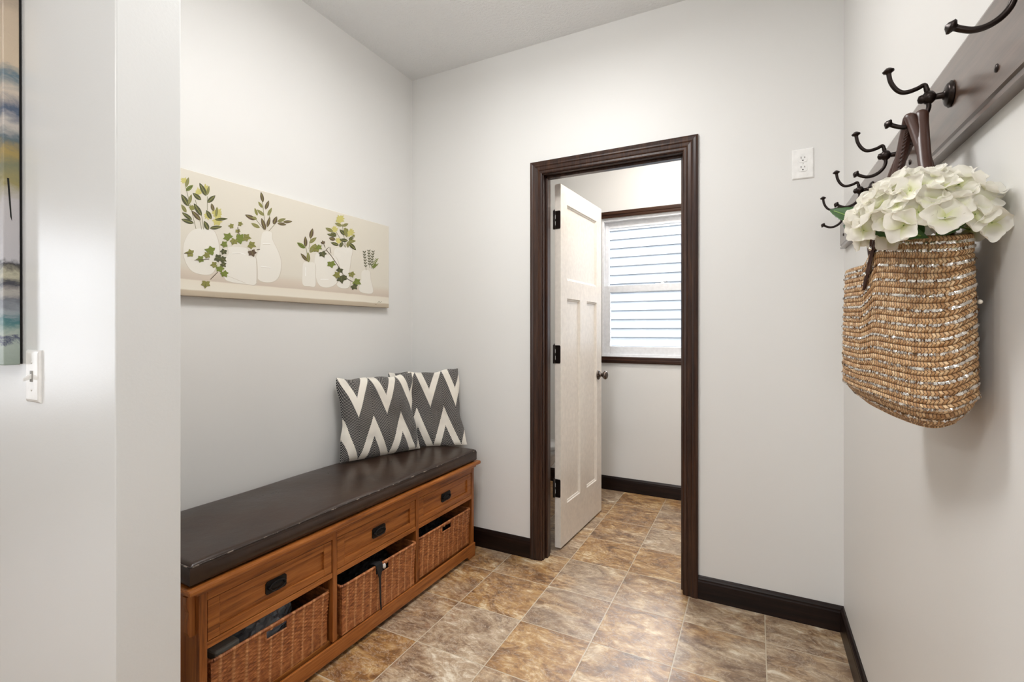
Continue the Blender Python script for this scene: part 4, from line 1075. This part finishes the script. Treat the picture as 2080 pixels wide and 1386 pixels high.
LV = [((.198, 1.065, 1.400), (.131, 1.128, 1.462), .052, .004, (-.2, -.5, .8)), ((.195, 1.06, 1.395), (.150, 1.105, 1.425), .034, .004, (-.7, -.6, .3)), ((.228, 1.03, 1.380), (.172, 1.072, 1.432), .040, .0, (-.5, -.8, .5)),
      ((.170, 1.03, 1.408), (.235, .935, 1.364), .036, .004, (-.5, -.8, .3)), ((.235, .96, 1.368), (.205, .985, 1.392), .036, .0, (-.4, -.9, .3)), ((.27, .925, 1.372), (.235, .94, 1.395), .034, .002, (-.4, -.9, .3)), ((.245, .94, 1.365), (.285, .915, 1.395), .03, .002, (-.4, -.9, .3))]
for i, a in enumerate(LV): leafmesh(*a).build('leaf', [M['leaf_green'], M['stem_green']], hyd, solid=.0006)
for a, b_ in (((.262, 1.04, 1.25), (.245, .995, 1.37)), ((.268, 1.02, 1.27), (.258, .965, 1.38))): MB().tube([a, b_], .0028, 8).build('flower_stem', M['stem_green'], hyd)

# ------------------------------------------------------------------ lamps, all out of view and added for light
def added_ceiling_lamp(name, label, x, y, power, colr, rad=.16):
    t = thing(name, label, 'ceiling light', (x, y, ZC))
    MB().lathe([(0, 0), (0, rad*.95), (-.018, rad), (-.024, rad*.9)], (x, y, ZC), (0, 0, 1), 40).build('lamp_base', M['pewter'], t)
    MB().lathe([(-.024, rad*.88), (-.05, rad*.78), (-.075, rad*.5), (-.088, rad*.2), (-.09, 0)], (x, y, ZC), (0, 0, 1), 40).build('glass_shade', M['lamp'], t)
    l = bpy.data.lights.new(name+'_bulb', 'AREA'); l.shape = 'DISK'; l.size = rad*2.4; l.energy = power; l.color = colr
    o = bpy.data.objects.new(name+'_bulb', l); COL.objects.link(o); o.location = (x, y, ZC-.1)
    l = bpy.data.lights.new(name+'_glow', 'POINT'); l.shadow_soft_size = .09; l.energy = power*.42; l.color = colr  # extra point light, added to lift the ceiling brightness
    o = bpy.data.objects.new(name+'_glow', l); COL.objects.link(o); o.location = (x, y, ZC-.2)
added_ceiling_lamp('added_entry_light', 'added ceiling light over the bench passage, unseen above the view', -.78, 1.25, 17, (.985, .99, 1), .25)  # unseen key lamp, added; the bag's shadow only suggests one
added_ceiling_lamp('added_hall_light', 'added fill ceiling light, unseen just behind the camera', -.25, -.4, 12, (.985, .99, 1))  # unseen fill, added to even out the back wall
added_ceiling_lamp('added_bathroom_light', 'added ceiling light inside the bathroom, out of view', -.45, 2.85, 15, (1, .95, .90))  # unseen, added to brighten the bathroom walls and door
added_ceiling_lamp('added_front_room_light', 'added fill ceiling light, unseen in the room behind the camera', -2.2, -1.4, 20, (1, .98, .95), .2)  # unseen fill, added to brighten the partition

def window_light(loc, rot, sx, sy, power, col):
    l = bpy.data.lights.new('daylight', 'AREA'); l.shape = 'RECTANGLE'; l.size = sx; l.size_y = sy; l.energy = power; l.color = col
    o = bpy.data.objects.new('daylight', l); COL.objects.link(o); o.location = loc; o.rotation_euler = rot; return o
w1 = window_light((GX+.01, -1.125, 1.35), (0, -PI/2, 0), 1.52, .57, 1, (1, 1, 1))      # sky portal at the left front room window
w2 = window_light((-.35, GY+.01, 1.525), (PI/2, 0, 0), .84, 1.17, 1, (1, 1, 1))     # sky portal at the added rear window
p = window_light(((WX0+WX1)/2, YF+.16, (WZ0+WZ1)/2), (-PI/2, 0, 0), .88, 1.0, 1, (1, 1, 1)); p.data.cycles.is_portal = True; w1.data.cycles.is_portal = True; w2.data.cycles.is_portal = True

w = bpy.data.worlds.new('daylight_sky'); S.world = w; w.use_nodes = True
bg = w.node_tree.nodes['Background']; sky = w.node_tree.nodes.new('ShaderNodeTexSky'); sky.sky_type = 'HOSEK_WILKIE'; sky.turbidity = 5; sky.sun_direction = (-.3, -.6, .75)
mixn = w.node_tree.nodes.new('ShaderNodeMix'); mixn.data_type = 'RGBA'; mixn.inputs[0].default_value = .75; mixn.inputs[7].default_value = (.92, .96, 1, 1)
w.node_tree.links.new(sky.outputs[0], mixn.inputs[6]); w.node_tree.links.new(mixn.outputs[2], bg.inputs[0]); bg.inputs[1].default_value = 27.0

# ------------------------------------------------------------------ camera and view
cam = bpy.data.cameras.new('camera'); co = bpy.data.objects.new('camera', cam); COL.objects.link(co)
co.location = (0, 0, 1.22); co.rotation_euler = (PI/2, 0, A_); cam.sensor_width = 36; cam.lens = F_/2080*36; cam.shift_y = -(693-671)/2080; cam.clip_start = .02
S.camera = co
S.view_settings.view_transform = 'Standard'; S.view_settings.look = 'None'; S.view_settings.gamma = 1; S.view_settings.exposure = 0
S.view_settings.use_curve_mapping = False
